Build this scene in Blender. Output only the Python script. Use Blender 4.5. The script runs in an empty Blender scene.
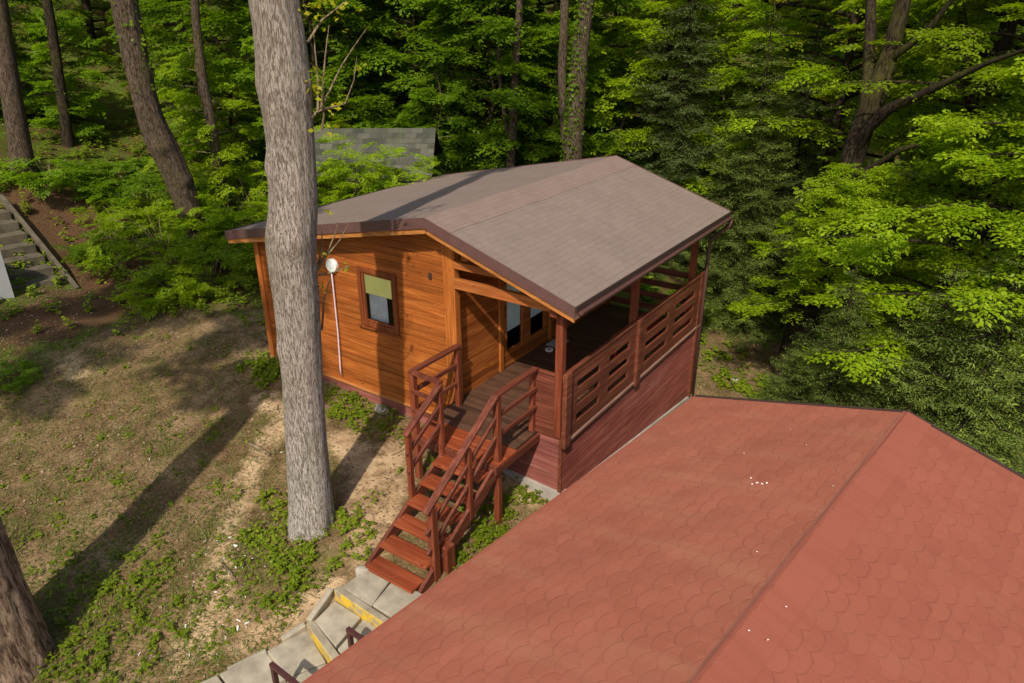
import bpy, math, random
import numpy as np
from mathutils import Vector, Matrix

# ------------------------------------------------------------------ camera, sky, sun
FOC, YAW, PITCH, ROLL = 718.376, 0.60008, 0.42525, -0.00326
CAM = np.array([4.3310, -7.5775, 5.4442])
def _axes():
    cy, sy, cp, sp = math.cos(YAW), math.sin(YAW), math.cos(PITCH), math.sin(PITCH)
    f = np.array([-sy*cp, cy*cp, -sp]); r = np.array([cy, sy, 0.0]); u = np.cross(r, f)
    c, s = math.cos(ROLL), math.sin(ROLL)
    return c*r+s*u, -s*r+c*u, f
RT, UP, FW = _axes()
scene = bpy.context.scene
C = scene.collection
cam = bpy.data.cameras.new('camera'); cam_o = bpy.data.objects.new('camera', cam); C.objects.link(cam_o)
cam.sensor_width = 36; cam.lens = FOC/1024*36; cam.clip_end = 2000; cam.clip_start = 0.05
M = Matrix.Identity(4)
for i in range(3):
    M[i][0] = RT[i]; M[i][1] = UP[i]; M[i][2] = -FW[i]; M[i][3] = CAM[i]
cam_o.matrix_world = M
scene.camera = cam_o

TO_SUN = Vector((0.35, -0.935, 1.02)).normalized()
ELEV = math.asin(TO_SUN.z); AZ = math.atan2(TO_SUN.x, TO_SUN.y)
w = bpy.data.worlds.new('World'); scene.world = w; w.use_nodes = True
nt = w.node_tree; bg = nt.nodes['Background']
sky = nt.nodes.new('ShaderNodeTexSky'); sky.sky_type = 'NISHITA'; sky.sun_disc = False
sky.sun_elevation = ELEV; sky.sun_rotation = AZ; sky.air_density = 1.2; sky.dust_density = 2.0
nt.links.new(sky.outputs[0], bg.inputs[0]); bg.inputs[1].default_value = 0.15
sl = bpy.data.lights.new('sun', 'SUN'); sun = bpy.data.objects.new('sun', sl); C.objects.link(sun)
sl.energy = 4.5; sl.angle = math.radians(0.9); sl.color = (1.0, 0.93, 0.80)
sun.rotation_euler = TO_SUN.to_track_quat('Z', 'Y').to_euler(); sun.location = (10, -30, 30)
vs = scene.view_settings; vs.view_transform = 'Standard'; vs.look = 'None'; vs.gamma = 1; vs.exposure = 0.22
vs.use_curve_mapping = False
scene.cycles.max_bounces = 6; scene.cycles.diffuse_bounces = 4; scene.cycles.transmission_bounces = 4
scene.cycles.transparent_max_bounces = 8

# ------------------------------------------------------------------ helpers
def ray(px, py):
    d = FW + RT*((px-512)/FOC) - UP*((py-341.5)/FOC)
    return d
def at_depth(px, py, dist):                 # horizontal distance from the viewpoint
    d = ray(px, py); return CAM + d*(dist/math.hypot(d[0], d[1]))
def at_z(px, py, z):
    d = ray(px, py); return CAM + d*((z-CAM[2])/d[2])
def rng(s): return np.random.default_rng(s)

def tag(o, label=None, cat=None, group=None, kind=None):
    if label: o['label'] = label
    if cat: o['category'] = cat
    if group: o['group'] = group
    if kind: o['kind'] = kind
    return o
def thing(name, loc, label, cat, group=None, rz=0):
    o = bpy.data.objects.new(name, None); C.objects.link(o); o.location = loc; o.rotation_euler = (0, 0, rz)
    o.empty_display_size = 0.2
    return tag(o, label, cat, group)
_inv = {}
def link(name, me, mat, parent=None):
    o = bpy.data.objects.new(name, me); C.objects.link(o)
    if mat is not None and not me.materials:
        for m_ in (mat if isinstance(mat, (list, tuple)) else [mat]): me.materials.append(m_)
    if parent is not None:
        o.parent = parent
        r = parent
        off = Vector((0, 0, 0))
        while r is not None:
            off += r.location; r = r.parent
        o.location = -off                  # meshes are written in world coordinates
    return o
def np_mesh(name, V, F, smooth=False):
    """V (n,3); F list of equal-length faces as an (m,k) array"""
    me = bpy.data.meshes.new(name); V = np.asarray(V, np.float32); F = np.asarray(F, np.int32)
    k = F.shape[1]
    me.vertices.add(len(V)); me.vertices.foreach_set('co', V.ravel())
    me.loops.add(F.size); me.loops.foreach_set('vertex_index', F.ravel())
    me.polygons.add(len(F)); me.polygons.foreach_set('loop_start', np.arange(0, F.size, k, dtype=np.int32))
    me.update(calc_edges=True)
    if smooth: me.polygons.foreach_set('use_smooth', np.ones(len(F), bool))
    return me

class MB:
    def __init__(s): s.v = []; s.f = []
    def poly(s, pts):
        n = len(s.v); s.v += [tuple(map(float, p)) for p in pts]; s.f.append(tuple(range(n, n+len(pts)))); return s
    def hexa(s, b, t):                      # four bottom, four top points (ccw from above)
        n = len(s.v); s.v += [tuple(map(float, p)) for p in list(b)+list(t)]
        s.f += [(n+3, n+2, n+1, n), (n+4, n+5, n+6, n+7)] + [(n+i, n+(i+1) % 4, n+4+(i+1) % 4, n+4+i) for i in range(4)]
        return s
    def box(s, x0, x1, y0, y1, z0, z1):
        return s.hexa([(x0, y0, z0), (x1, y0, z0), (x1, y1, z0), (x0, y1, z0)], [(x0, y0, z1), (x1, y0, z1), (x1, y1, z1), (x0, y1, z1)])
    def prism(s, pts, d):                   # planar polygon swept by the vector d
        n = len(s.v); k = len(pts); d = np.array(d, float)
        s.v += [tuple(map(float, p)) for p in pts] + [tuple(np.array(p, float)+d) for p in pts]
        s.f += [tuple(range(n+k-1, n-1, -1)), tuple(range(n+k, n+2*k))] + [(n+i, n+(i+1) % k, n+k+(i+1) % k, n+k+i) for i in range(k)]
        return s
    def bar(s, a, b, wd, ht, side=None):    # box-section bar from a to b, wd sideways, ht upwards
        a = np.array(a, float); b = np.array(b, float); t = (b-a)/np.linalg.norm(b-a)
        if side is None:
            side = np.cross(t, [0, 0, 1.0]) if abs(t[2]) < .99 else np.array([1.0, 0, 0])
        side = np.array(side, float); side /= np.linalg.norm(side); up = np.cross(side, t)
        q = [-side*wd/2-up*ht/2, side*wd/2-up*ht/2, side*wd/2+up*ht/2, -side*wd/2+up*ht/2]
        return s.hexa([a+k for k in q], [b+k for k in q])
    def tube(s, pts, rad, n=8, cap=True):
        pts = [np.array(p, float) for p in pts]
        if np.isscalar(rad): rad = [rad]*len(pts)
        b0 = len(s.v); ref = None
        for i, p in enumerate(pts):
            t = pts[min(i+1, len(pts)-1)]-pts[max(i-1, 0)]; t = t/np.linalg.norm(t)
            if ref is None: ref = np.cross(t, [0.3, 0.9, 0.1]) if abs(t[2]) > .5 else np.cross(t, [0, 0, 1.0])
            ref = ref-t*ref.dot(t); ref /= np.linalg.norm(ref); o = np.cross(t, ref)
            for k in range(n):
                a = 2*math.pi*k/n; s.v.append(tuple(p+rad[i]*(math.cos(a)*ref+math.sin(a)*o)))
        for i in range(len(pts)-1):
            for k in range(n):
                a = b0+i*n+k; b = b0+i*n+(k+1) % n; s.f.append((a, b, b+n, a+n))
        if cap:
            s.f.append(tuple(range(b0+n-1, b0-1, -1))); s.f.append(tuple(b0+(len(pts)-1)*n+k for k in range(n)))
        return s
    def mesh(s, name, smooth=False):
        me = bpy.data.meshes.new(name); me.from_pydata(s.v, [], s.f); me.update()
        if smooth: me.polygons.foreach_set('use_smooth', np.ones(len(me.polygons), bool))
        return me
    def build(s, name, mat, parent=None, bevel=0.0, smooth=False):
        o = link(name, s.mesh(name, smooth), mat, parent)
        if bevel:
            m_ = o.modifiers.new('bevel', 'BEVEL'); m_.width = bevel; m_.segments = 2; m_.limit_method = 'ANGLE'
        return o

# ------------------------------------------------------------------ materials
def lin(r, g, b):
    f = lambda c: (c/255/12.92 if c/255 <= .04045 else ((c/255+.055)/1.055)**2.4)
    return (f(r), f(g), f(b), 1)
class Mat:
    def __init__(s, name, rough=.7, spec=.3):
        s.m = bpy.data.materials.new(name); s.m.use_nodes = True; s.t = s.m.node_tree; s.N = s.t.nodes; s.L = s.t.links
        s.b = s.N['Principled BSDF']; s.b.inputs['Roughness'].default_value = rough
        s.b.inputs['Specular IOR Level'].default_value = spec; s.out = s.N['Material Output']
    def n(s, typ, **kw):
        x = s.N.new(typ)
        for k, v in kw.items():
            if k.startswith('i_'):
                key = k[2:]; key = int(key) if key.isdigit() else key.replace('_', ' '); s.put(v, x.inputs[key])
            else: setattr(x, k, v)
        return x
    def put(s, v, inp):
        if isinstance(v, bpy.types.NodeSocket): s.L.new(v, inp)
        else: inp.default_value = v
    def math(s, op, a, b=0.0, c=0.0):
        x = s.n('ShaderNodeMath', operation=op); s.put(a, x.inputs[0]); s.put(b, x.inputs[1]); s.put(c, x.inputs[2]); return x.outputs[0]
    def coord(s, kind='Object', scale=(1, 1, 1), rot=(0, 0, 0)):
        tc = s.n('ShaderNodeTexCoord'); mp = s.n('ShaderNodeMapping'); s.L.new(tc.outputs[kind], mp.inputs[0])
        mp.inputs['Scale'].default_value = scale; mp.inputs['Rotation'].default_value = rot; return mp.outputs[0]
    def noise(s, vec, scale, detail=4, rough=.6, dist=0.0):
        x = s.n('ShaderNodeTexNoise'); s.L.new(vec, x.inputs['Vector'])
        x.inputs['Scale'].default_value = scale; x.inputs['Detail'].default_value = detail
        x.inputs['Roughness'].default_value = rough; x.inputs['Distortion'].default_value = dist; return x.outputs['Fac']
    def ramp(s, fac, stops):
        x = s.n('ShaderNodeValToRGB'); s.put(fac, x.inputs[0]); e = x.color_ramp.elements
        while len(e) < len(stops): e.new(.5)
        for k, (p, c) in enumerate(stops):
            e[k].position = p; e[k].color = c if isinstance(c, (tuple, list)) else (c, c, c, 1)
        return x.outputs[0]
    def mix(s, fac, a, b, mode='MIX'):
        x = s.n('ShaderNodeMix', data_type='RGBA', blend_type=mode); s.put(fac, x.inputs[0]); s.put(a, x.inputs[6]); s.put(b, x.inputs[7]); return x.outputs[2]
    def bump(s, h, strength=.5, dist=.02):
        x = s.n('ShaderNodeBump'); s.put(h, x.inputs['Height']); x.inputs['Strength'].default_value = strength
        x.inputs['Distance'].default_value = dist; s.L.new(x.outputs[0], s.b.inputs['Normal'])
    def color(s, c): s.put(c, s.b.inputs['Base Color']); return s

def wood(name, c_dark, c_mid, c_light, axis='x', rough=.5, knots=True, spec=.35, board=None, wear=0.0):
    """stained timber: long grain, board-to-board tone, knots; axis is the grain direction"""
    m = Mat(name, rough, spec)
    sc = {'x': (.35, 6, 6), 'y': (6, .35, 6), 'z': (6, 6, .35)}[axis]
    v = m.coord('Object', sc); plain = m.coord('Object')
    g = m.noise(v, 3.0, 6, .65, .6); g2 = m.noise(v, 11.0, 4, .7)
    fac = m.math('ADD', m.math('MULTIPLY', g, .75), m.math('MULTIPLY', g2, .25))
    col = m.ramp(fac, [(.30, c_dark), (.50, c_mid), (.68, c_light)])
    if board:                               # tone of every board (board = (axis, width, offset))
        ax, wd, off = board
        sep = m.n('ShaderNodeSeparateXYZ'); m.L.new(plain, sep.inputs[0])
        idx = m.math('FLOOR', m.math('DIVIDE', m.math('SUBTRACT', sep.outputs['XYZ'.index(ax.upper())], off), wd))
        wn = m.n('ShaderNodeTexWhiteNoise', noise_dimensions='1D'); m.put(idx, wn.inputs['W'])
        tone = m.ramp(wn.outputs['Value'], [(0, .68), (.5, .95), (1, 1.0)])
        col = m.mix(1.0, col, tone, 'MULTIPLY')
    big = m.noise(plain, 1.3, 3, .5)
    col = m.mix(m.ramp(big, [(.4, 0.0), (.7, .35)]), col, c_dark)
    if knots:
        vo = m.n('ShaderNodeTexVoronoi'); m.L.new(m.coord('Object', {'x': (1.6, 5, 5), 'y': (5, 1.6, 5), 'z': (5, 5, 1.6)}[axis]), vo.inputs['Vector'])
        vo.inputs['Scale'].default_value = 1.3
        k = m.ramp(vo.outputs['Distance'], [(.04, 1.0), (.10, 0.0)])
        col = m.mix(m.math('MULTIPLY', k, .75), col, tuple([c_dark[i]*.35 for i in range(3)]+[1]))
        sp = m.n('ShaderNodeTexVoronoi'); m.L.new(plain, sp.inputs['Vector']); sp.inputs['Scale'].default_value = 7.0
        f = m.ramp(sp.outputs['Distance'], [(.03, 1.0), (.075, 0.0)])
        col = m.mix(m.math('MULTIPLY', f, .45), col, tuple([min(1, c_light[i]*1.8+.05) for i in range(3)]+[1]))
    if wear:
        wr = m.noise(v, 2.2, 6, .75, .3)
        col = m.mix(m.ramp(wr, [(.60, 0.0), (.72, wear)]), col, lin(165, 135, 125))
    m.color(col); m.bump(fac, .25, .006)
    return m.m

def leafmat(name, c1, c2, c3, trans=.35, tcol=None, rough=.5):
    m = Mat(name, rough, .25)
    ge = m.n('ShaderNodeNewGeometry')
    col = m.ramp(ge.outputs['Random Per Island'], [(0, c1), (.5, c2), (1, c3)])
    big = m.noise(m.coord('Object'), .55, 2, .5)
    col = m.mix(m.ramp(big, [(.35, 0.0), (.7, .5)]), col, c1)
    oi = m.n('ShaderNodeObjectInfo')
    tone = m.ramp(oi.outputs['Random'], [(0, .72), (1, 1.15)])
    col = m.mix(1.0, col, tone, 'MULTIPLY')
    m.color(col)
    tr = m.n('ShaderNodeBsdfTranslucent')
    tc = m.mix(1.0, col, tcol or (1.35, 1.35, .35, 1), 'MULTIPLY'); m.L.new(tc, tr.inputs[0])
    mx = m.n('ShaderNodeMixShader'); mx.inputs[0].default_value = trans
    m.L.new(m.b.outputs[0], mx.inputs[1]); m.L.new(tr.outputs[0], mx.inputs[2]); m.L.new(mx.outputs[0], m.out.inputs[0])
    return m.m

def bark(name, dark, mid, light, moss=0.0, sc=1.0, deep=.5, pale_foot=0.0):
    m = Mat(name, .92, .08)
    p = m.coord('Object'); v = m.coord('Object', (8*sc, 8*sc, 1.3*sc))
    n1 = m.noise(v, 3.4, 8, .75, .6); n2 = m.noise(p, 2.2, 5, .65); n3 = m.noise(m.coord('Object', (14*sc, 14*sc, 3.0*sc)), 3.0, 5, .7, .8)
    w1 = m.ramp(n1, [(.36, 0.0), (.50, .8), (.66, 1.0)])          # long fissures between plates
    h = m.math('ADD', m.math('MULTIPLY', w1, .65), m.math('MULTIPLY', n3, .35))
    col = m.ramp(h, [(.22, dark), (.22+.45*deep, mid), (.95, light)])
    col = m.mix(m.ramp(n2, [(.42, 0.0), (.68, .55)]), col, mid)
    li = m.noise(p, 4.5, 6, .75)
    col = m.mix(m.ramp(li, [(.60, 0.0), (.68, .35)]), col, light)
    if pale_foot:                              # paler towards the foot of the trunk
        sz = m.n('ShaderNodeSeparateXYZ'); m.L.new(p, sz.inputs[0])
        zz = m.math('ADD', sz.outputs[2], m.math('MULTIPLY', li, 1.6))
        col = m.mix(m.math('MULTIPLY', m.ramp(m.math('MULTIPLY', m.math('SUBTRACT', 2.0, zz), .7), [(.0, 0.0), (1.0, 1.0)]), m.math('MULTIPLY', m.ramp(h, [(.3, .2), (.7, 1.0)]), pale_foot)), col, lin(205, 198, 190))
    if moss:
        mm = m.noise(p, 1.1, 5, .65)
        col = m.mix(m.math('MULTIPLY', m.ramp(mm, [(.5, 0.0), (.65, 1.0)]), moss), col, lin(92, 92, 30))
    m.color(col); m.bump(h, 1.0, .03)
    return m.m

MT = {}
MT['wall'] = wood('wall_timber', lin(108, 55, 20), lin(154, 83, 32), lin(186, 114, 52), 'x', .55, True, .25, ('z', .115, -.36))
MT['wall_side'] = wood('side_wall_timber', lin(92, 45, 18), lin(148, 78, 31), lin(190, 120, 56), 'y', .55, True, .25, ('z', .115, -.36))
MT['trim'] = wood('trim_timber', lin(104, 54, 22), lin(158, 88, 36), lin(186, 116, 54), 'z', .55, True, .25)
MT['frame'] = wood('window_frame_timber', lin(72, 34, 16), lin(112, 56, 26), lin(140, 78, 40), 'z', .5, False, .3)
MT['rake'] = wood('rake_timber', lin(112, 66, 30), lin(166, 106, 54), lin(190, 134, 78), 'x', .55, False, .25)
MT['beam'] = wood('beam_timber', lin(98, 50, 22), lin(152, 86, 40), lin(182, 116, 62), 'x', .55, True, .25)
MT['rail'] = wood('railing_timber', lin(66, 33, 24), lin(100, 53, 36), lin(134, 78, 56), 'y', .55, True, .25, None, .12)
MT['railx'] = wood('railing_timber_cross', lin(64, 31, 23), lin(98, 50, 35), lin(130, 74, 54), 'x', .55, True, .25, None, .12)
MT['post'] = wood('post_timber', lin(76, 36, 24), lin(112, 54, 34), lin(138, 78, 54), 'z', .5, True, .25)
MT['tread'] = wood('tread_timber', lin(84, 38, 20), lin(130, 60, 32), lin(164, 90, 56), 'x', .5, True, .3, None, .2)
MT['stair'] = wood('stringer_timber', lin(66, 32, 23), lin(98, 50, 35), lin(128, 74, 54), 'y', .5, True, .25, None, .1)
MT['deck'] = wood('deck_timber', lin(54, 36, 26), lin(82, 56, 42), lin(106, 78, 60), 'x', .6, False, .2, ('y', .12, -.6), .25)
MT['skirt'] = wood('skirt_timber', lin(100, 48, 40), lin(146, 76, 66), lin(174, 108, 94), 'y', .6, False, .25, ('z', .16, -2.2), .5)
MT['skirtx'] = wood('plinth_timber', lin(96, 50, 44), lin(138, 80, 71), lin(160, 102, 90), 'x', .6, False, .25, ('z', .16, -2.2), .4)
MT['eave'] = wood('eave_timber', lin(92, 62, 52), lin(128, 94, 80), lin(150, 116, 100), 'y', .6, False)

def simple(name, c, rough=.6, spec=.3, var=.25, scale=6, bump=.15):
    m = Mat(name, rough, spec); p = m.coord('Object'); n = m.noise(p, scale, 5, .65)
    d = tuple([c[i]*(1-var) for i in range(3)]+[1]); l = tuple([min(1, c[i]*(1+var)) for i in range(3)]+[1])
    m.color(m.ramp(n, [(.3, d), (.7, l)])); m.bump(n, bump, .01); return m.m
MT['flash'] = simple('brown_flashing', lin(88, 62, 58), .45, .4, .15)
MT['edge'] = simple('dark_edge_metal', lin(60, 46, 42), .4, .4, .1)
MT['pipe'] = simple('pipe_brown', lin(84, 56, 50), .45, .4, .1)
MT['white'] = simple('white_paint', lin(225, 225, 220), .5, .4, .06)
MT['cable'] = simple('cable_plastic', lin(205, 185, 195), .5, .3, .08)
MT['blind'] = simple('white_blind', lin(238, 236, 228), .8, .1, .04, 3)
MT['greenblind'] = simple('green_blind', lin(246, 242, 160), .8, .1, .06, 3)
MT['curtain'] = simple('grey_curtain', lin(205, 210, 216), .9, .1, .2, 5)
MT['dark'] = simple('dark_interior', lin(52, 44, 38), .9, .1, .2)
MT['concrete'] = simple('concrete', lin(150, 140, 122), .9, .12, .32, 3.5, .4)
MT['stone_dim'] = simple('shade_toned_stone', lin(88, 80, 66), .95, .08, .35, 4, .5)  # albedo darkened to stand in for shade on the sunlit stone steps
MT['pebble'] = simple('pebble_stone', lin(128, 112, 92), .95, .08, .3, 9, .4)
MT['foot'] = simple('foundation_concrete', lin(150, 142, 132), .9, .15, .2, 4, .35)
MT['greywall'] = simple('grey_render', lin(150, 148, 146), .9, .1, .06, 3)
MT['iron'] = simple('brown_iron', lin(70, 38, 36), .4, .45, .12)
MT['litter'] = simple('paper_scraps', lin(228, 222, 212), .8, .1, .08)
MT['stone'] = simple('field_stone', lin(150, 142, 128), .95, .1, .25, 9, .5)
MT['redpaint'] = simple('red_paint', lin(150, 45, 30), .5, .3, .1)

def glassmat():
    m = Mat('window_glass', .03, .5); fr = m.n('ShaderNodeFresnel'); fr.inputs[0].default_value = 1.4
    gl = m.n('ShaderNodeBsdfGlossy'); gl.inputs['Roughness'].default_value = .02
    tr = m.n('ShaderNodeBsdfTransparent'); tr.inputs[0].default_value = (.97, .98, .98, 1)
    mx = m.n('ShaderNodeMixShader'); m.L.new(fr.outputs[0], mx.inputs[0]); m.L.new(tr.outputs[0], mx.inputs[1]); m.L.new(gl.outputs[0], mx.inputs[2])
    m.L.new(mx.outputs[0], m.out.inputs[0]); return m.m
MT['glass'] = glassmat()

def shingles(name, base, dark, light, tw, th, curve, line=.55, patch=None):
    """UV in metres: u along the ridge, v up the slope (v grows downhill)"""
    m = Mat(name, .88, .18)
    tc = m.n('ShaderNodeTexCoord'); nz = m.n('ShaderNodeTexNoise'); m.L.new(tc.outputs['UV'], nz.inputs['Vector']); nz.inputs['Scale'].default_value = 9
    sep = m.n('ShaderNodeSeparateXYZ'); m.L.new(tc.outputs['UV'], sep.inputs[0])
    wob = m.math('MULTIPLY', m.math('SUBTRACT', nz.outputs['Fac'], .5), .12)
    v = m.math('ADD', m.math('DIVIDE', sep.outputs[1], th), wob)
    row = m.math('FLOOR', v); fv = m.math('SUBTRACT', v, row)
    sh = m.math('MULTIPLY', m.math('FLOORED_MODULO', row, 2.0), .5)
    u = m.math('ADD', m.math('DIVIDE', sep.outputs[0], tw), m.math('ADD', sh, m.math('MULTIPLY', wob, .5)))
    col_i = m.math('FLOOR', u); fu = m.math('SUBTRACT', u, col_i)
    k = m.math('ABSOLUTE', m.math('SUBTRACT', m.math('MULTIPLY', fu, 2.0), 1.0))
    edge = m.math('SUBTRACT', 1.0, m.math('MULTIPLY', m.math('POWER', k, 2.6), curve))   # lower edge of the tab
    below = m.math('GREATER_THAN', fv, edge)
    dist = m.math('ABSOLUTE', m.math('SUBTRACT', fv, edge))
    ln = m.ramp(dist, [(.02, 1.0), (.13, 0.0)])
    vj = m.math('MULTIPLY', m.ramp(m.math('ABSOLUTE', m.math('SUBTRACT', k, 1.0)), [(.02, 1.0), (.07, 0.0)]), m.math('LESS_THAN', fv, edge))
    ln = m.math('MAXIMUM', ln, m.math('MULTIPLY', vj, .35))
    cmb = m.n('ShaderNodeCombineXYZ'); m.put(col_i, cmb.inputs[0]); m.put(row, cmb.inputs[1]); m.put(below, cmb.inputs[2])
    wn = m.n('ShaderNodeTexWhiteNoise', noise_dimensions='3D'); m.L.new(cmb.outputs[0], wn.inputs['Vector'])
    col = m.ramp(wn.outputs['Value'], [(0, dark), (.5, base), (1, light)])
    fine = m.noise(tc.outputs['UV'], 140, 2, .7); bigv = m.noise(tc.outputs['UV'], .7, 4, .6)
    col = m.mix(m.ramp(bigv, [(.35, 0.0), (.7, .55)]), col, dark)
    col = m.mix(m.ramp(m.noise(tc.outputs['UV'], 1.6, 3, .6), [(.5, 0.0), (.75, .5)]), col, light)
    if patch:
        st = m.n('ShaderNodeMapping'); m.L.new(tc.outputs['UV'], st.inputs[0]); st.inputs['Scale'].default_value = (1.8, .35, 1)
        col = m.mix(m.ramp(m.noise(st.outputs[0], 1.3, 4, .6), [(.5, 0.0), (.75, .6)]), col, patch)
    vs_ = m.n('ShaderNodeTexVoronoi'); m.L.new(tc.outputs['UV'], vs_.inputs['Vector']); vs_.inputs['Scale'].default_value = 2.2
    dots = m.math('MULTIPLY', m.ramp(vs_.outputs['Distance'], [(.02, 1.0), (.05, 0.0)]), m.ramp(m.noise(tc.outputs['UV'], .9, 2, .5), [(.45, 0.0), (.6, .8)]))
    col = m.mix(dots, col, tuple([dark[i]*.4 for i in range(3)]+[1]))
    stm = m.n('ShaderNodeMapping'); m.L.new(tc.outputs['UV'], stm.inputs[0]); stm.inputs['Scale'].default_value = (5, .6, 1)
    col = m.mix(m.ramp(m.noise(stm.outputs[0], 1.2, 6, .7), [(.48, 0.0), (.75, .4)]), col, tuple([dark[i]*.72 for i in range(3)]+[1]))
    # occasional darker gap under a lifted tab
    hit = m.ramp(m.noise(tc.outputs['UV'], 3.1, 2, .5), [(.42, .35), (.66, 1.0)])
    col = m.mix(m.math('MULTIPLY', m.math('MULTIPLY', ln, line), hit), col, tuple([dark[i]*.45 for i in range(3)]+[1]))
    col = m.mix(.35, col, m.ramp(fine, [(.3, .25), (.7, .9)]), 'OVERLAY')
    m.color(col)
    h = m.math('ADD', m.math('MULTIPLY', m.math('SUBTRACT', 1.0, ln), .7), m.math('MULTIPLY', fine, .25))
    m.bump(h, .28, .007); return m.m
MT['roofgrey'] = shingles('brown_grey_shingles', lin(118, 102, 93), lin(115, 99, 90), lin(121, 105, 96), .19, .105, .12, .5)
MT['roofpink'] = shingles('ridge_shingles', lin(121, 101, 92), lin(118, 98, 89), lin(124, 104, 95), .19, .105, .12, .45)
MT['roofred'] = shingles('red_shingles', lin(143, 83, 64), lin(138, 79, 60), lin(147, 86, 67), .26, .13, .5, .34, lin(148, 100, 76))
MT['roofred_dim'] = shingles('red_shingles_right_dimmed', lin(131, 73, 56), lin(127, 70, 54), lin(134, 76, 58), .26, .13, .5, .34, lin(130, 78, 58))  # redder copy, darkened in colour to offset the sun this slope catches
MT['ridgered'] = shingles('red_ridge_shingles', lin(132, 73, 57), lin(129, 71, 55), lin(135, 76, 59), 2.2, .9, .02, .25)
MT['roofshed'] = shingles('shed_shingles', lin(74, 72, 62), lin(54, 54, 46), lin(94, 90, 80), .3, .2, .08, .7, lin(82, 94, 52))

def stepmat():
    m = Mat('yellow_edge_concrete', .85, .2); p = m.coord('Object'); n = m.noise(p, 7, 6, .75)
    c = m.ramp(m.noise(p, 5, 5, .65), [(.3, lin(112, 102, 84)), (.7, lin(160, 148, 126))])
    ge = m.n('ShaderNodeNewGeometry'); sp = m.n('ShaderNodeSeparateXYZ'); m.L.new(ge.outputs['Normal'], sp.inputs[0])
    f = m.math('MULTIPLY', m.math('LESS_THAN', sp.outputs[2], .6), m.ramp(n, [(.40, 0.0), (.56, 1.0)]))
    m.color(m.mix(f, c, lin(200, 164, 46))); m.bump(n, .3, .01); return m.m
MT['yellowstep'] = stepmat()

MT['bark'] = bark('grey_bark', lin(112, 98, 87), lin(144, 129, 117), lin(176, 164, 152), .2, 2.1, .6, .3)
MT['barkdark'] = bark('dark_bark', lin(34, 26, 20), lin(78, 64, 52), lin(120, 104, 90), .2, 1.9, .9)
MT['barkrough'] = bark('furrowed_bark', lin(54, 42, 34), lin(134, 110, 90), lin(176, 152, 128), 0, 1.0, .8)
MT['barkblack'] = bark('forest_bark', lin(24, 19, 15), lin(44, 36, 28), lin(66, 56, 44), .4)
MT['barkpale'] = bark('sapling_bark', lin(90, 76, 56), lin(128, 110, 84), lin(150, 132, 104), .1)
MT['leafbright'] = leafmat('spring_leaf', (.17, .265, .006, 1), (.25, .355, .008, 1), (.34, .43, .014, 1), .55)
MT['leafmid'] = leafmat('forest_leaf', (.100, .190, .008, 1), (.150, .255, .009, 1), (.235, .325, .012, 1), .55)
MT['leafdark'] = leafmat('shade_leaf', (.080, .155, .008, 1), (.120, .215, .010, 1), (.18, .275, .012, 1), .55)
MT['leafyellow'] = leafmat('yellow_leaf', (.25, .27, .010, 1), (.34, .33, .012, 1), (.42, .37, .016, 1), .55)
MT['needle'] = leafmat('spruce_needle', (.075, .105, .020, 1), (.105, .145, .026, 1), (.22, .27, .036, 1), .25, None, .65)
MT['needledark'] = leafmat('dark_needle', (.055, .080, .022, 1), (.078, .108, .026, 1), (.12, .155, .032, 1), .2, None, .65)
MT['herb'] = leafmat('herb_leaf', (.13, .19, .010, 1), (.19, .255, .012, 1), (.27, .32, .020, 1), .4)
MT['deadleaf'] = leafmat('dead_leaf', (.17, .105, .060, 1), (.26, .17, .10, 1), (.38, .28, .18, 1), .1, (1, 1, 1, 1), .8)
MT['grass'] = leafmat('grass_blade', (.085, .12, .016, 1), (.12, .16, .022, 1), (.18, .18, .04, 1), .3)

# ------------------------------------------------------------------ terrain
_b = at_z(22, 648, -1.35)
CP = [(-6.2, 0, -.42), (-4.5, 0, -.52), (-3.5, 0, -.55), (-2.9, 0, -.60), (-2, 0, -.72), (-.9, 0, -.90), (-.3, 0, -1.05),
      (.25, 2.5, -1.40), (.2, 5.3, -1.82), (.9, 6.5, -2.05), (-1.28, -2.5, -.88), (-.45, -2.4, -1.0), (-.1, -1.2, -1.05),
      (-2.55, -2.5, -1.0), (_b[0], _b[1], -1.35), (-3, -1.2, -.78), (-1.7, -3.0, -1.02), (-.4, -3.0, -1.05), (-.7, -3.45, -1.18),
      (-1.75, -3.5, -1.15), (-.8, -4.0, -1.36), (-1.9, -4.1, -1.36), (-2.6, -4.9, -1.48), (-1, -5, -1.62), (1, -4, -1.7),
      (3, 0, -2.2), (3, -5, -2.2), (5, -9, -2.6), (-3, -9, -2.0), (-8, -9, -1.6), (2.2, 6.5, -2.7), (3.2, 4, -2.9)]
for px, py, z in ((130, 530, -1.08), (230, 440, -.85), (290, 390, -.65), (100, 450, -.88), (20, 350, -.45), (100, 345, -.42),
                  (200, 325, -.32), (265, 345, -.36), (10, 560, -1.1), (180, 610, -1.3), (60, 400, -.68)):
    q = at_z(px, py, z); CP.append((q[0], q[1], z))
for px, py, d in ((72, 294, 18.4), (0, 300, 18.2), (150, 262, 19.5), (230, 230, 20.5), (20, 172, 23.5), (65, 132, 28), (130, 95, 33),
                  (0, 205, 22.2), (120, 165, 26)):
    q = at_depth(px, py, d); CP.append(tuple(q))
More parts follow.
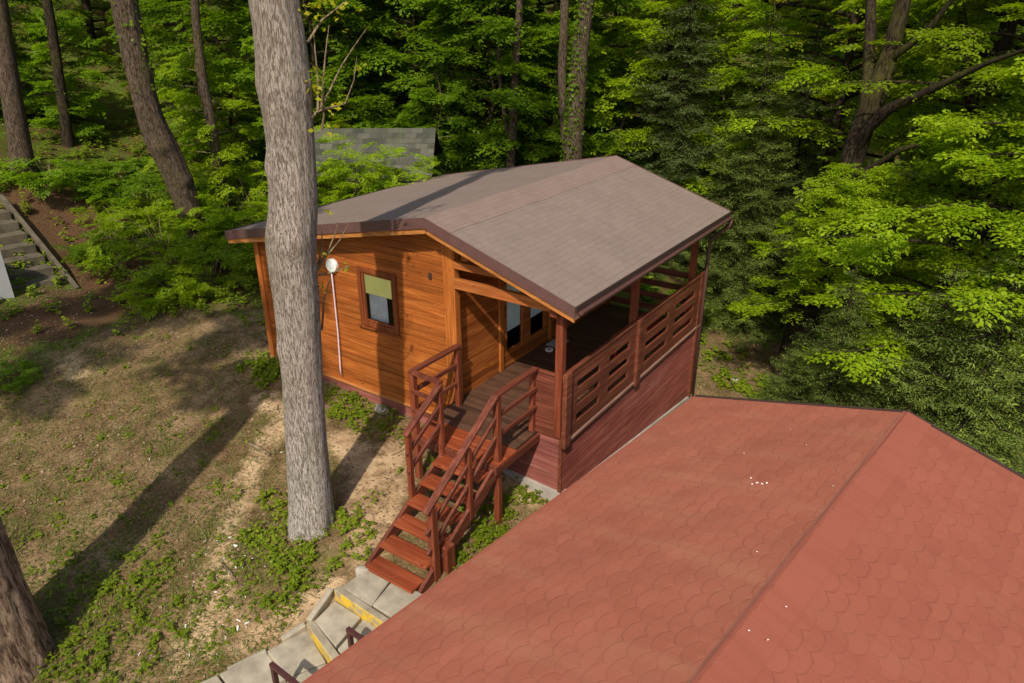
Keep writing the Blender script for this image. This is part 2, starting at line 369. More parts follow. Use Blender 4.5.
CP += [(-7.2, 3, -.1), (-7, 6, .25), (-9.5, 9, .75), (-5, 9, -.3), (-4, 13, .2), (-9, 16, 2.6), (-4, 20, 1.8), (2, 20, -1.8), (2, 12, -2.6),
       (7, 8, -4.0), (8, 16, -4.4), (12, 4, -4.6), (12, -8, -4.4), (15, 20, -5), (-16, -8, .6), (-24, -6, 4.0), (-20, 12, 4.4), (-24, 24, 9),
       (-10, 30, 7.5), (2, 34, 3.5), (14, 36, 0.5), (-34, 6, 9), (24, 10, -6), (22, -14, -7), (-14, -16, -.5), (0, -18, -3.4)]
CP = np.array(CP, float)
def _tps():
    P = CP[:, :2]; n = len(P)
    D = np.linalg.norm(P[:, None]-P[None], axis=2); K = np.where(D > 0, D**2*np.log(D+1e-12), 0) + np.eye(n)*.6
    A = np.zeros((n+3, n+3)); A[:n, :n] = K; A[:n, n] = 1; A[:n, n+1:] = P; A[n, :n] = 1; A[n+1:, :n] = P.T
    return np.linalg.solve(A, np.concatenate([CP[:, 2], np.zeros(3)]))
_W = _tps()
def gz(x, y):
    x = np.asarray(x, float); y = np.asarray(y, float); sh = x.shape
    xx = np.clip(x.ravel(), -40, 28); yy = np.clip(y.ravel(), -22, 40)
    out = np.full(xx.shape, 0.0)
    for a in range(0, len(xx), 20000):
        Q = np.stack([xx[a:a+20000], yy[a:a+20000]], 1); D = np.linalg.norm(Q[:, None]-CP[None, :, :2], axis=2)
        K = np.where(D > 0, D**2*np.log(D+1e-12), 0)
        out[a:a+20000] = K@_W[:-3]+_W[-3]+Q@_W[-2:]
    # beyond the surveyed patch the valley sides climb, wooded, to a far ridge
    far = np.maximum(0, y.ravel()-30)*.34 + np.maximum(0, -x.ravel()-36)*.3 + np.maximum(0, x.ravel()-28)*.12
    out += np.minimum(far, 45)
    X, Y = x.ravel(), y.ravel()
    out += .035*np.sin(X*1.9+1.3*np.sin(Y*1.1))+.03*np.sin(Y*2.3+X*.7)+.018*np.sin(X*5.1+Y*3.7)
    return out.reshape(sh)
def ground_xy(px, py):                      # where the ray through a pixel meets the terrain
    d = ray(px, py); t = np.linspace(4, 60, 1200)/math.hypot(d[0], d[1])
    P = CAM[None]+d[None]*t[:, None]; below = P[:, 2] < gz(P[:, 0], P[:, 1])
    k = int(np.argmax(below)) if below.any() else len(t)-1
    return P[k, 0], P[k, 1]

def axis_pts(lo, hi, a, b, fine, coarse):
    s = list(np.arange(lo, a, coarse))+list(np.arange(a, b, fine))+list(np.arange(b, hi+.1, coarse)); return np.array(s)
gx = np.concatenate([[-400, -250, -150, -100, -75, -58], axis_pts(-46, 36, -17, 5, .16, 1.0), [50, 75, 110, 170, 260, 400]])
gy = np.concatenate([[-400, -250, -150, -90, -55, -36], axis_pts(-24, 60, -8.5, 9, .16, 1.0), [75, 100, 140, 200, 280, 400]])
GX, GY = np.meshgrid(gx, gy, indexing='ij'); GZ = gz(GX, GY)
ny = len(gy); ii, jj = np.meshgrid(np.arange(len(gx)-1), np.arange(ny-1), indexing='ij'); a = (ii*ny+jj).ravel()
gme = np_mesh('ground', np.stack([GX.ravel(), GY.ravel(), GZ.ravel()], 1), np.stack([a, a+ny, a+ny+1, a+1], 1), True)
at = gme.attributes.new('forest', 'FLOAT', 'POINT')      # 0 in the trodden yard, 1 on the wooded slopes
def woodness(X, Y):
    d = np.maximum.reduce([(-10.5-.25*Y)-X, (Y-1.0)*.9+(X+6.4)*-.55-1.0, -6-X*0-Y*1.0-2.5-100])
    return np.clip(d/2.2+.5, 0, 1)
fo = woodness(GX, GY); fo = np.maximum(fo, np.clip((GY-6.5)/1.5, 0, 1)); fo = np.maximum(fo, np.clip((GX-2.2)/1.5, 0, 1)); fo *= 1-np.clip(1.6-np.hypot((GX-.9)/1.5, (GY-7.2)/2.4), 0, 1)
at.data.foreach_set('value', fo.ravel().astype(np.float32))
wn_ = np.zeros_like(GX)                                     # where feet have worn the soil bare and sandy
for pts, rad in (([(262, 398), (285, 412), (272, 440), (250, 470), (240, 505), (222, 560), (215, 610), (190, 660)], .34), ([(345, 440), (370, 470), (360, 510), (375, 545)], .42), ([(395, 450), (400, 480), (385, 520)], .3), ([(20, 340), (60, 352), (80, 372)], .4), ([(330, 590), (300, 610), (250, 650)], .3), ([(510, 485), (535, 500)], .3)):
    W_ = [ground_xy(*q) for q in pts]
    for (xa, ya), (xb, yb) in zip(W_[:-1], W_[1:]):
        vx, vy = xb-xa, yb-ya; tt = np.clip(((GX-xa)*vx+(GY-ya)*vy)/(vx*vx+vy*vy), 0, 1); dd = np.hypot(GX-xa-tt*vx, GY-ya-tt*vy)
        wn_ = np.maximum(wn_, np.clip(1.25-dd/rad, 0, 1))
lb_ = np.zeros_like(GX)                                     # bed of old leaves on the bank by the stone steps
W_ = [ground_xy(*q_) for q_ in ((40, 200), (70, 225), (100, 258), (125, 290), (80, 310), (30, 322))]
for (xa, ya), (xb, yb) in zip(W_[:-1], W_[1:]):
    vx, vy = xb-xa, yb-ya; tt = np.clip(((GX-xa)*vx+(GY-ya)*vy)/(vx*vx+vy*vy), 0, 1); lb_ = np.maximum(lb_, np.clip(1.4-np.hypot(GX-xa-tt*vx, GY-ya-tt*vy)/1.1, 0, 1))
la = gme.attributes.new('leafbed', 'FLOAT', 'POINT'); la.data.foreach_set('value', lb_.ravel().astype(np.float32))
wa = gme.attributes.new('worn', 'FLOAT', 'POINT'); wa.data.foreach_set('value', wn_.ravel().astype(np.float32))
def soilmat():
    m = Mat('yard_soil', .95, .08); p = m.coord('Object')
    n1 = m.noise(p, .55, 5, .62, .4); n2 = m.noise(p, 3.2, 6, .7); n3 = m.noise(p, 26, 4, .75); n4 = m.noise(p, 1.5, 6, .7, .5)
    col = m.ramp(n2, [(.28, lin(76, 60, 40)), (.5, lin(112, 90, 62)), (.72, lin(138, 114, 82))])
    col = m.mix(m.ramp(n1, [(.50, 0.0), (.62, .75)]), col, lin(150, 124, 92))            # drier soil
    wt = m.n('ShaderNodeAttribute', attribute_name='worn')
    wf = m.math('ADD', wt.outputs['Fac'], m.math('MULTIPLY', m.math('SUBTRACT', n2, .5), 1.3))
    col = m.mix(m.ramp(n4, [(.49, 0.0), (.62, .6)]), col, lin(94, 92, 46))              # thin moss and grass
    col = m.mix(m.ramp(m.noise(p, .9, 4, .6, .2), [(.54, 0.0), (.68, .6)]), col, lin(92, 66, 46))
    n5 = m.noise(p, 70, 3, .8)
    col = m.mix(.8, col, m.ramp(n3, [(.3, .16), (.7, .84)]), 'OVERLAY')
    col = m.mix(.5, col, m.ramp(n5, [(.32, .2), (.68, .8)]), 'OVERLAY')
    col = m.mix(m.ramp(wf, [(.45, 0.0), (.95, .8)]), col, m.ramp(n2, [(.3, lin(156, 124, 92)), (.7, lin(208, 178, 140))]))
    at_ = m.n('ShaderNodeAttribute', attribute_name='forest')
    fl = m.ramp(m.noise(p, 2.4, 6, .7, .4), [(.30, lin(58, 44, 28)), (.42, lin(88, 68, 42)), (.50, lin(72, 80, 28)), (.70, lin(92, 108, 34))])
    fl = m.mix(.5, fl, m.ramp(n3, [(.3, .2), (.7, .8)]), 'OVERLAY')
    f = m.math('ADD', at_.outputs['Fac'], m.math('MULTIPLY', m.math('SUBTRACT', n4, .5), .9))
    col = m.mix(m.ramp(f, [(.35, 0.0), (.65, 1.0)]), col, fl)
    lt = m.n('ShaderNodeAttribute', attribute_name='leafbed')
    lf = m.math('ADD', lt.outputs['Fac'], m.math('MULTIPLY', m.math('SUBTRACT', n4, .5), 1.2))
    col = m.mix(m.ramp(lf, [(.4, 0.0), (.7, .9)]), col, m.ramp(n3, [(.3, lin(62, 44, 32)), (.55, lin(94, 66, 48)), (.75, lin(128, 94, 68))]))
    m.color(col); h = m.math('ADD', n3, m.math('MULTIPLY', n2, .8)); m.bump(h, .8, .05); return m.m
MT['soil'] = soilmat()
tag(link('ground', gme, MT['soil']), kind='structure')

# ------------------------------------------------------------------ the timber cabin
W, DEEP, WX = 6.36, 5.07, 1.93               # gable width, depth, porch width
def roof_z(x):                                # top of the roof
    return 2.937-(-2.074-x)*.1944 if x < -2.074 else 2.937-(x+2.074)*.3252
cabin = thing('timber_cabin', (-3.2, 2.5, -.4), 'orange stained timber cabin with brown-grey shingle roof and roofed side porch', 'cabin')

def boards_wall(poly_top, x0, x1, z0, h, holes, place, name, mat, parent, thick=.022):
    """horizontal cladding boards cut to a sloping top and round the openings; place(u, z, d) -> point, d outwards"""
    mb = MB(); z = z0
    while z < 3.0:
        zt = z+h-.007
        segs = [(x0, x1)]
        cuts = [z, zt]
        for hx0, hx1, hz0, hz1 in holes:
            for c in (hz0, hz1):
                if z < c < zt: cuts.append(c)
        cuts = sorted(set(cuts))
        for a, b in zip(cuts[:-1], cuts[1:]):
            spans = [(x0, x1)]
            for hx0, hx1, hz0, hz1 in holes:
                if a >= hz0-1e-6 and b <= hz1+1e-6:
                    spans = [s_ for q0, q1 in spans for s_ in ((q0, min(q1, hx0)), (max(q0, hx1), q1)) if s_[1]-s_[0] > 1e-4]
            for q0, q1 in spans:
                xs = np.linspace(q0, q1, max(2, int((q1-q0)/.25)+2))
                top = [(x, min(b, poly_top(x))) for x in xs if poly_top(x) > a+.004]
                if len(top) < 2: continue
                pts = [(top[0][0], a), (top[-1][0], a)]+[t for t in reversed(top)]
                fr = [place(u, zz, thick) for u, zz in pts]; bk = np.array(place(0, 0, 0))-np.array(place(0, 0, thick))
                mb.prism(fr, bk)
        z += h
    return mb.build(name, mat, parent)

# front gable wall, with its opening
WIN = (-3.78, -3.04, .90, 1.81)
fw = boards_wall(lambda x: roof_z(x)-.17, -W+.1, -WX-.0, -.36, .115, [WIN], lambda u, z, d: (u, .03-d, z), 'wall', MT['wall'], cabin)
mb = MB()                                      # sheathing behind the boards
for x0, x1, z0, z1 in ((-W+.1, WIN[0], -.36, 1.86), (WIN[1], -WX, -.36, 1.86), (WIN[0], WIN[1], -.36, WIN[2]), (WIN[0], WIN[1], WIN[3], 1.86)):
    mb.box(x0, x1, .034, .12, z0, z1)
mb.prism([(-W+.1, .034, 1.86), (-WX, .034, 1.86), (-WX, .034, 2.74), (-2.07, .034, 2.74), (-W+.1, .034, 1.95)], (0, .086, 0))
mb.build('sheathing', MT['dark'], cabin)
MB().box(-W+.12, -WX-.05, .012, .05, -.62-.3, -.365).build('plinth', MT['skirtx'], cabin)
MB().box(-W, -WX+.01, -.035, .03, -.40, -.362).build('base_trim', MT['rake'], cabin, .006)
MB().box(-W-.01, -W+.11, -.03, .10, -.55, roof_z(-W)-.16).build('corner_board', MT['trim'], cabin, .006)
MB().box(-WX-.115, -WX-.005, -.022, .0, -.36, 2.70).build('corner_board', MT['trim'], cabin, .005)
MB().box(-WX-.0, -WX+.10, -.03, .09, 0.005, 2.66).build('corner_post', MT['trim'], cabin, .006)
MB().box(-W, -W+.1, .1, DEEP, -.55, roof_z(-W)-.17).build('wall', MT['wall_side'], cabin)
MB().prism([(-W, DEEP-.1, -.5), (-WX, DEEP-.1, -.5), (-WX, DEEP-.1, 2.72), (-2.07, DEEP-.1, 2.74), (-W, DEEP-.1, 1.9)], (0, .1, 0)).build('wall', MT['wall'], cabin)
MB().box(-W+.1, -WX-.05, .12, DEEP-.1, -.05, 0.0).build('floor', MT['dark'], cabin)

# front window
x0, x1, z0, z1 = WIN
fr = MB()
for a in ((x0-.045, x0+.03, z0-.045, z1+.045), (x1-.03, x1+.045, z0-.045, z1+.045)): fr.box(a[0], a[1], -.03, .06, a[2], a[3])
for a in ((x0+.03, x1-.03, z1-.03, z1+.045), (x0+.03, x1-.03, z0-.045, z0+.03)): fr.box(a[0], a[1], -.027, .06, a[2], a[3])
wf = fr.build('window', MT['frame'], cabin, .006)
sash = MB()
for a in ((x0+.031, x0+.07, z0+.031, z1-.031), (x1-.07, x1-.031, z0+.031, z1-.031)): sash.box(a[0], a[1], -.008, .04, a[2], a[3])
for a in ((x0+.071, x1-.071, z1-.07, z1-.031), (x0+.071, x1-.071, z0+.031, z0+.07)): sash.box(a[0], a[1], -.006, .04, a[2], a[3])
sash.build('sash', MT['frame'], wf, .004)
MB().poly([(x0+.08, .014, z0+.08), (x1-.08, .014, z0+.08), (x1-.08, .014, z1-.08), (x0+.08, .014, z1-.08)]).build('pane', MT['glass'], wf)
MB().box(x0+.08, x1-.08, .018, .024, 1.42, z1-.05).build('blind', MT['greenblind'], wf)
cu = MB()
for k in range(14):
    u = x0+.065+k*.028; cu.poly([(u, .10+.02*(k % 2), z0), (u+.028, .10+.02*((k+1) % 2), z0), (u+.028, .10+.02*((k+1) % 2), 1.7), (u, .10+.02*(k % 2), 1.7)])
cu.build('curtain', MT['curtain'], wf)
MB().box(x0-.10, x1+.10, -.06, -.032, z0-.075, z0-.046).build('sill', MT['frame'], wf, .005)

# porch wall (faces the porch), with the glazed doors
DY = (1.27, 2.78); DZ = 2.02
boards_wall(lambda u: 2.60, .10, DEEP-.1, -.015, .115, [(DY[0], DY[1], 0.0, DZ)], lambda u, z, d: (-WX-.03+d, u, z), 'wall', MT['wall_side'], cabin)
for y0, y1, zz0, zz1 in ((.12, DY[0], 0, 2.6), (DY[1], DEEP-.1, 0, 2.6), (DY[0], DY[1], DZ, 2.6)):
    MB().box(-WX-.12, -WX-.032, y0, y1, zz0, zz1).build('sheathing', MT['dark'], cabin)
dr = MB()
for y0, y1, zz0, zz1 in ((DY[0]-.07, DY[0]+.03, .004, DZ+.07), (DY[1]-.03, DY[1]+.07, .004, DZ+.07), (DY[0]+.03, DY[1]-.03, DZ-.03, DZ+.07)):
    dr.box(-WX-.06, -WX+.03, y0, y1, zz0, zz1)
door = dr.build('glazed_door', MT['trim'], cabin, .005)
for k in range(2):
    a = DY[0]+.035+k*.72; b = a+.70
    lf = MB()
    for y0, y1, zz0, zz1 in ((a, a+.12, .02, DZ-.04), (b-.12, b, .02, DZ-.04), (a+.12, b-.12, .02, .30), (a+.12, b-.12, DZ-.16, DZ-.04)):
        lf.box(-WX-.05, -WX+.004, y0, y1, zz0, zz1)
    lf.build('door_leaf', MT['wall_side'], door, .004)
    MB().poly([(-WX-.03, a+.11, .29), (-WX-.03, b-.11, .29), (-WX-.03, b-.11, DZ-.15), (-WX-.03, a+.11, DZ-.15)]).build('pane', MT['glass'], door)
    MB().box(-WX-.055, -WX-.047, a+.115, b-.115, .62, DZ-.15).build('blind', MT['blind'], door)
MB().bar((-WX+.03, DY[0]+.71, 1.0), (-WX+.03, DY[0]+.71, 1.14), .02, .02).build('handle', MT['edge'], door)

# roof: two slabs with a tessellated, slightly wavy skin
def slab(xa, xb, y0, y1, mat, name, parent, lift=0.0, nx=24, ny=40, seed=1, zf=roof_z, fade=True):
    r = rng(seed); ph = r.uniform(0, 6, 6)
    V = []; UV = []
    for i in range(nx+1):
        for j in range(ny+1):
            x = xa+(xb-xa)*i/nx; y = y0+(y1-y0)*j/ny
            e = min(i, nx-i, j, ny-j)
            wv = (.006*math.sin(x*3.1+ph[0]+1.3*y)+.005*math.sin(y*4.3+ph[1])+.004*math.sin(x*9+y*7+ph[2]))*(min(1, e/3) if fade else min(1, min(j, ny-j)/3))
            V.append((x, y, zf(x)+lift+wv)); UV.append((y, math.hypot(x-xa, zf(x)-zf(xa))))
    F = [(i*(ny+1)+j, (i+1)*(ny+1)+j, (i+1)*(ny+1)+j+1, i*(ny+1)+j+1) for i in range(nx) for j in range(ny)]
    if xb < xa: F = [f[::-1] for f in F]
    me = np_mesh(name, V, F, True); uv = me.uv_layers.new(name='uv')
    lv = np.zeros(len(me.loops), np.int32); me.loops.foreach_get('vertex_index', lv)
    uv.data.foreach_set('uv', np.array(UV, np.float32)[lv].ravel())
    return link(name, me, mat, parent)
RX0, RX1, RY0, RY1, RR = -6.677, .32, -.33, 5.423, -2.074
roof = MB()
for xa, xb in ((RX0, RR), (RR, RX1)):
    roof.hexa([(xa, RY0+.02, roof_z(xa)-.10), (xb, RY0+.02, roof_z(xb)-.10), (xb, RY1-.02, roof_z(xb)-.10), (xa, RY1-.02, roof_z(xa)-.10)],
              [(xa, RY0+.02, roof_z(xa)-.03), (xb, RY0+.02, roof_z(xb)-.03), (xb, RY1-.02, roof_z(xb)-.03), (xa, RY1-.02, roof_z(xa)-.03)])
ro = roof.build('roof', MT['eave'], cabin)
slab(RR, RX0, RY0, RY1, MT['roofgrey'], 'shingles', ro, 0, seed=2)
slab(RR, RX1, RY0, RY1, MT['roofgrey'], 'shingles', ro, 0, seed=3)
tag(slab(RR-.02, RR+.44, RY0, RY1, MT['roofpink'], 'ridge_strip', ro, .006, 8, 40, 3, fade=False), 'faded pinkish ridge strip')
for yy, sg in ((RY0, -1), (RY1, 1)):           # rake flashing and the timber board below it
    f = MB(); g = MB()
    for xa, xb in ((RX0, RR), (RR, RX1)):
        q = [(xa, yy, roof_z(xa)-.135), (xb, yy, roof_z(xb)-.135), (xb, yy, roof_z(xb)+.016), (xa, yy, roof_z(xa)+.016)]
        f.prism(q if sg > 0 else q[::-1], (0, .014*sg, 0))
        q = [(xa+.02, yy-.012*sg, roof_z(xa+.02)-.215), (xb-.02*(xb > 0), yy-.012*sg, roof_z(xb-.02*(xb > 0))-.215), (xb-.02*(xb > 0), yy-.012*sg, roof_z(xb-.02*(xb > 0))-.137), (xa+.02, yy-.012*sg, roof_z(xa+.02)-.137)]
        g.prism(q if sg > 0 else q[::-1], (0, -.03*sg, 0))
    f.build('flashing', MT['flash'], ro); g.build('rake_board', MT['rake'], ro)
zr = roof_z(RX1)
MB().box(RX1-.004, RX1+.016, RY0+.002, RY1-.002, zr-.05, zr+.012).build('eave_edge', MT['edge'], ro)
MB().box(RX1-.03, RX1-.006, RY0+.02, RY1-.02, zr-.17, zr-.052).build('eave_board', MT['eave'], ro)
zl = roof_z(RX0)
MB().box(RX0-.014, RX0+.006, RY0+.002, RY1-.002, zl-.13, zl+.012).build('eave_edge', MT['edge'], ro)
gt = MB(); n = 8
for k in range(n):                             # gutter under the porch eave
    a0 = math.pi+math.pi*k/n; a1 = math.pi+math.pi*(k+1)/n
    cx, cz = RX1+.05, zr-.06
    gt.poly([(cx+.04*math.cos(a0), RY0+.05, cz+.04*math.sin(a0)), (cx+.04*math.cos(a1), RY0+.05, cz+.04*math.sin(a1)),
             (cx+.04*math.cos(a1), RY1-.02, cz+.04*math.sin(a1)), (cx+.04*math.cos(a0), RY1-.02, cz+.04*math.sin(a0))])
gt.build('gutter', MT['pipe'], cabin)
MB().tube([(RX1+.05, 5.33, zr-.10), (RX1+.04, 5.33, zr-.22), (.06, 5.25, zr-.52), (.055, 5.22, zr-.7), (.055, 5.22, -1.75)], .036, 10).build('downpipe', MT['pipe'], cabin, smooth=True)
for x in np.arange(-1.4, .3, .6):
    MB().box(x-.035, x+.035, RY0+.05, RY1-.05, roof_z(x)-.235, roof_z(x)-.125).build('purlin', MT['beam'], cabin)
MB().box(-.12, -.01, RY0+.12, RY1-.12, roof_z(0)-.36, roof_z(0)-.235).build('eave_beam', MT['post'], cabin, .006)
# gable beams across the porch front
MB().box(-WX+.1, -.62, -.045, .045, 2.19, 2.30).build('tie_beam', MT['beam'], cabin, .006)
MB().box(-WX+.1, -.02, -.05, .04, 1.89, 2.035).build('tie_beam', MT['beam'], cabin, .006)
MB().prism([(-1.72, .0, 2.31), (-1.6, .0, 2.31), (-1.6, .0, 2.57), (-1.72, .0, 2.60)], (0, .05, 0)).build('strut', MT['beam'], cabin)
# roof posts
for y in (-.0, 2.28, 4.78):
    MB().box(-.115, -.005, y-.055, y+.055, .005, roof_z(-.06)-.34).build('porch_post', MT['post'], cabin, .008)
MB().box(-WX+.01, -WX+.1, DEEP-.1, DEEP-.01, 0.005, 2.5).build('porch_post', MT['post'], cabin, .006)

# deck
dk = MB(); y = -.58
while y < DEEP-.02:
    dk.box(-WX-.0, .0 if y > -.03 else -.40, y, min(y+.115, DEEP), -.03, .0); y += .12
deck = dk.build('deck', MT['deck'], cabin)
MB().box(-WX+.06, -.02, .0, DEEP, -.16, -.032).build('deck_joists', MT['dark'], cabin)
# skirt below the deck
sk = MB(); z = -.045
for k in range(13):
    zt = z-.15; sk.box(.0, .024, -.02, DEEP+.12, zt, z); z = zt-.010
sk.build('skirt', MT['skirt'], cabin)
sk = MB(); z = -.045
for k in range(7):
    zt = z-.155; sk.box(-.98, -.002, -.012, .012, zt, z); z = zt-.005
sk.build('skirt', MT['skirtx'], cabin)
MB().box(-.03, .028, -.045, -.02, -.96, -.01).build('corner_batten', MT['rail'], cabin)
MB().box(.026, .075, .06, DEEP+.08, -.085, -.045).build('skirt_rail', MT['eave'], cabin, .005)
ft = MB(); ft.hexa([(-1.05, -.07, -1.6), (.05, -.07, -1.6), (.05, .1, -1.6), (-1.05, .1, -1.6)], [(-1.05, -.07, -.86), (.05, -.07, -.915), (.05, .1, -.915), (-1.05, .1, -.86)])
ft.hexa([(-.1, .1, -2.6), (.06, .1, -2.6), (.06, DEEP+.14, -2.6), (-.1, DEEP+.14, -2.6)], [(-.1, .1, -.95), (.06, .1, -.95), (.06, DEEP+.14, -1.62), (-.1, DEEP+.14, -1.62)])
ft.build('foundation', MT['foot'], cabin)

# railing panels along the porch: four boards and three uprights to each bay
for y0, y1 in ((.07, 2.22), (2.36, 4.98)):
    p = MB(); g = .018
    for za, zb in ((.79, 1.0), (.52, .66), (.26, .40), (-.03, .13)): p.box(.012, .047, y0, y1, za, zb)
    mid = (y0+y1)/2
    for a, b in ((y0, y0+.24), (mid-.15, mid+.15), (y1-.24, y1)):
        for za, zb in ((.66, .79), (.40, .52), (.13, .26)): p.box(.0135, .0455, a, b, za, zb)
    p.build('railing_panel', MT['rail'], cabin)
    MB().box(-.004, .062, y0-.01, y1+.01, 1.002, 1.032).build('handrail', MT['rail'], cabin, .006)
for y in (0.0, 2.29):
    MB().box(.03, .10, y-.085, y+.07, -.12, 1.05).build('rail_post', MT['rail'], cabin, .008)
MB().box(.0, .07, 4.98, 5.11, -1.6, 1.05).build('rail_post', MT['rail'], cabin, .006)
for zc in (.13, .39, .65, .92):
    MB().box(-WX+.1, .0, DEEP-.035, DEEP, zc-.06, zc+.06).build('back_rail', MT['railx'], cabin, .005)
# solid panel on the porch front, right of the steps
pn = MB()
for k in range(6): pn.box(-.47, -.06, -.018, .006, .02+k*.155, .02+k*.155+.15)
pn.build('front_panel', MT['railx'], cabin)
MB().box(-.50, .03, -.035, .03, .952, .985).build('handrail', MT['railx'], cabin, .005)
MB().box(-.47, .0, -.034, -.019, -.02, .03).build('panel_trim', MT['railx'], cabin)
# ceiling boards in the porch are the roof's underside; a small cowl by the gable corner
MB().box(-2.33, -2.28, -.02, .008, 1.93, 2.02).build('wall_bracket', MT['edge'], cabin)

# ------------------------------------------------------------------ wooden staircase and landing
st = thing('wooden_staircase', (-.85, -1.6, -.9), 'red-brown wooden staircase with open treads and handrails up to the porch', 'staircase')
for k, (ya, yb) in enumerate(((-.60, -.71), (-.715, -.825), (-.83, -.94), (-.945, -1.06))):
    MB().box(-1.86, -.36, yb, ya, -.05, -.008).build('landing_board', MT['tread'], st, .005)
XL, XR = -1.27, -.43
for k in range(6):
    y1 = -1.13-.275*k; zt = -.035-.160*(k+.45)
    MB().box(XL+.03, XR-.03, y1-.255, y1, zt-.042, zt).build('tread', MT['tread'], st, .006)
for x in (XL, XR):
    a = np.array([x, -1.02, -.13]); b = np.array([x, -2.62, -1.06]) if x == XR else np.array([x, -2.72, -1.04])
    MB().bar(a, b, .05, .19).build('stringer', MT['stair'], st, .006)
MB().box(-1.86, -.36, -1.10, -1.062, -.16, -.02).build('landing_beam', MT['stair'], st, .005)
MB().box(-1.86, -1.81, -1.05, -.0, -.16, -.052).build('landing_beam', MT['stair'], st)
MB().box(-.41, -.36, -1.05, -.0, -.16, -.052).build('landing_beam', MT['stair'], st)
def vpost(x, y, z0, z1, s=.07, nm='post'): return MB().box(x-s/2, x+s/2, y-s/2, y+s/2, z0, z1).build(nm, MT['post'] if nm == 'post' else MT['stair'], st, .005)
vpost(-1.79, -.08, -.05, 1.0); vpost(-1.79, -1.06, -.95, .98, .085); vpost(XL, -1.12, -.16, .99)
vpost(XL-.0, -1.78, -.62, .58); vpost(XR, -1.60, -.55, .52); vpost(XR, -.97, -1.06, .97, .085)
vpost(XR, -2.34, -1.05, .10, .10); vpost(XR+.01, -2.12, -1.03, -.62, .16); vpost(-.47, -.06, -.02, .96)
def rail(a, b, wd=.045, ht=.05, nm='rail', mat='stair'): return MB().bar(a, b, wd, ht).build(nm, MT[mat], st, .005)
# left flank of the landing, its short front, and the flight's left rail
for h in (1.0, .70, .40):
    s = .10 if h == 1.0 else .045; t = .04 if h == 1.0 else .06
    rail((-1.79, -.03, h), (-1.79, -1.11, h), s, t)
    rail((-1.76, -1.09, h+.002), (XL+.03, -1.11, h+.002), s*.9, t)
for h in (1.0, .70, .42):
    s = .09 if h == 1.0 else .04; t = .04 if h == 1.0 else .055
    rail((XL+.002, -1.10, h-.03), (XL+.002, -1.84, h-.46), s, t)
# right rail: level along the landing, then down the flight
for h in (1.0, .68, .38):
    s = .095 if h == 1.0 else .04; t = .04 if h == 1.0 else .06
    rail((XR-.0, -.03, h), (XR, -1.02, h), s, t)
    rail((XR+.002, -1.0, h), (XR+.002, -2.46, h-.93), s, t)

# ------------------------------------------------------------------ things on the cabin and the porch
lamp = thing('wall_lamp', (-4.38, -.06, 1.76), 'round white lamp on the gable wall beside the trunk', 'lamp')
ring = MB(); 
ring.tube([(-4.38, .006, 1.76), (-4.38, -.04, 1.76), (-4.38, -.055, 1.76), (-4.38, -.06, 1.76)], [.115, .118, .112, .10], 28); ring.build('housing', MT['white'], lamp, smooth=False)
MB().tube([(-4.38, -.061, 1.76), (-4.38, -.072, 1.76)], [.045, .035], 20).build('boss', MT['white'], lamp)
cb = thing('hanging_cable', (-4.4, -.03, .8), 'pale cable hanging down the orange wall from the round lamp', 'cable')
MB().tube([(-4.38, -.05, 1.64), (-4.385, -.045, 1.3), (-4.395, -.04, .9), (-4.40, -.04, .55), (-4.415, -.045, .2), (-4.43, -.05, -.1), (-4.425, -.05, -.24)], .012, 8).build('cord', MT['cable'], cb, smooth=True)
cup = thing('ashtray', (-1.62, 2.36, .0), 'small round white ashtray on the porch floor by the glazed doors', 'ashtray')
MB().tube([(-1.68, 2.38, .001), (-1.68, 2.38, .012), (-1.68, 2.38, .03)], [.06, .07, .075], 20).build('bowl', MT['white'], cup)
MB().tube([(-1.68, 2.38, .031), (-1.68, 2.38, .033)], [.045, .045], 20).build('ash', MT['concrete'], cup)
mat_ = MB().box(-1.86, -1.60, 2.56, 2.95, .002, .018); tag(mat_.build('door_mat', MT['greywall'], None), 'small pale mat on the porch floor beyond the ashtray', 'mat')
bench = thing('red_bench', (-.42, 3.3, 0), 'low red bench in the porch shade behind the middle post', 'bench')
MB().box(-.62, -.2, 2.7, 3.9, .40, .445).build('seat', MT['redpaint'], bench, .01)
for yy in (2.8, 3.8):
    for xx in (-.57, -.25): MB().box(xx-.03, xx+.03, yy-.03, yy+.03, .002, .398).build('leg', MT['redpaint'], bench)
MB().box(-.24, -.2, 2.72, 3.88, .62, .80).build('backrest', MT['redpaint'], bench, .008)
for yy in (2.85, 3.75): MB().box(-.238, -.202, yy-.03, yy+.03, .446, .618).build('back_strut', MT['redpaint'], bench)

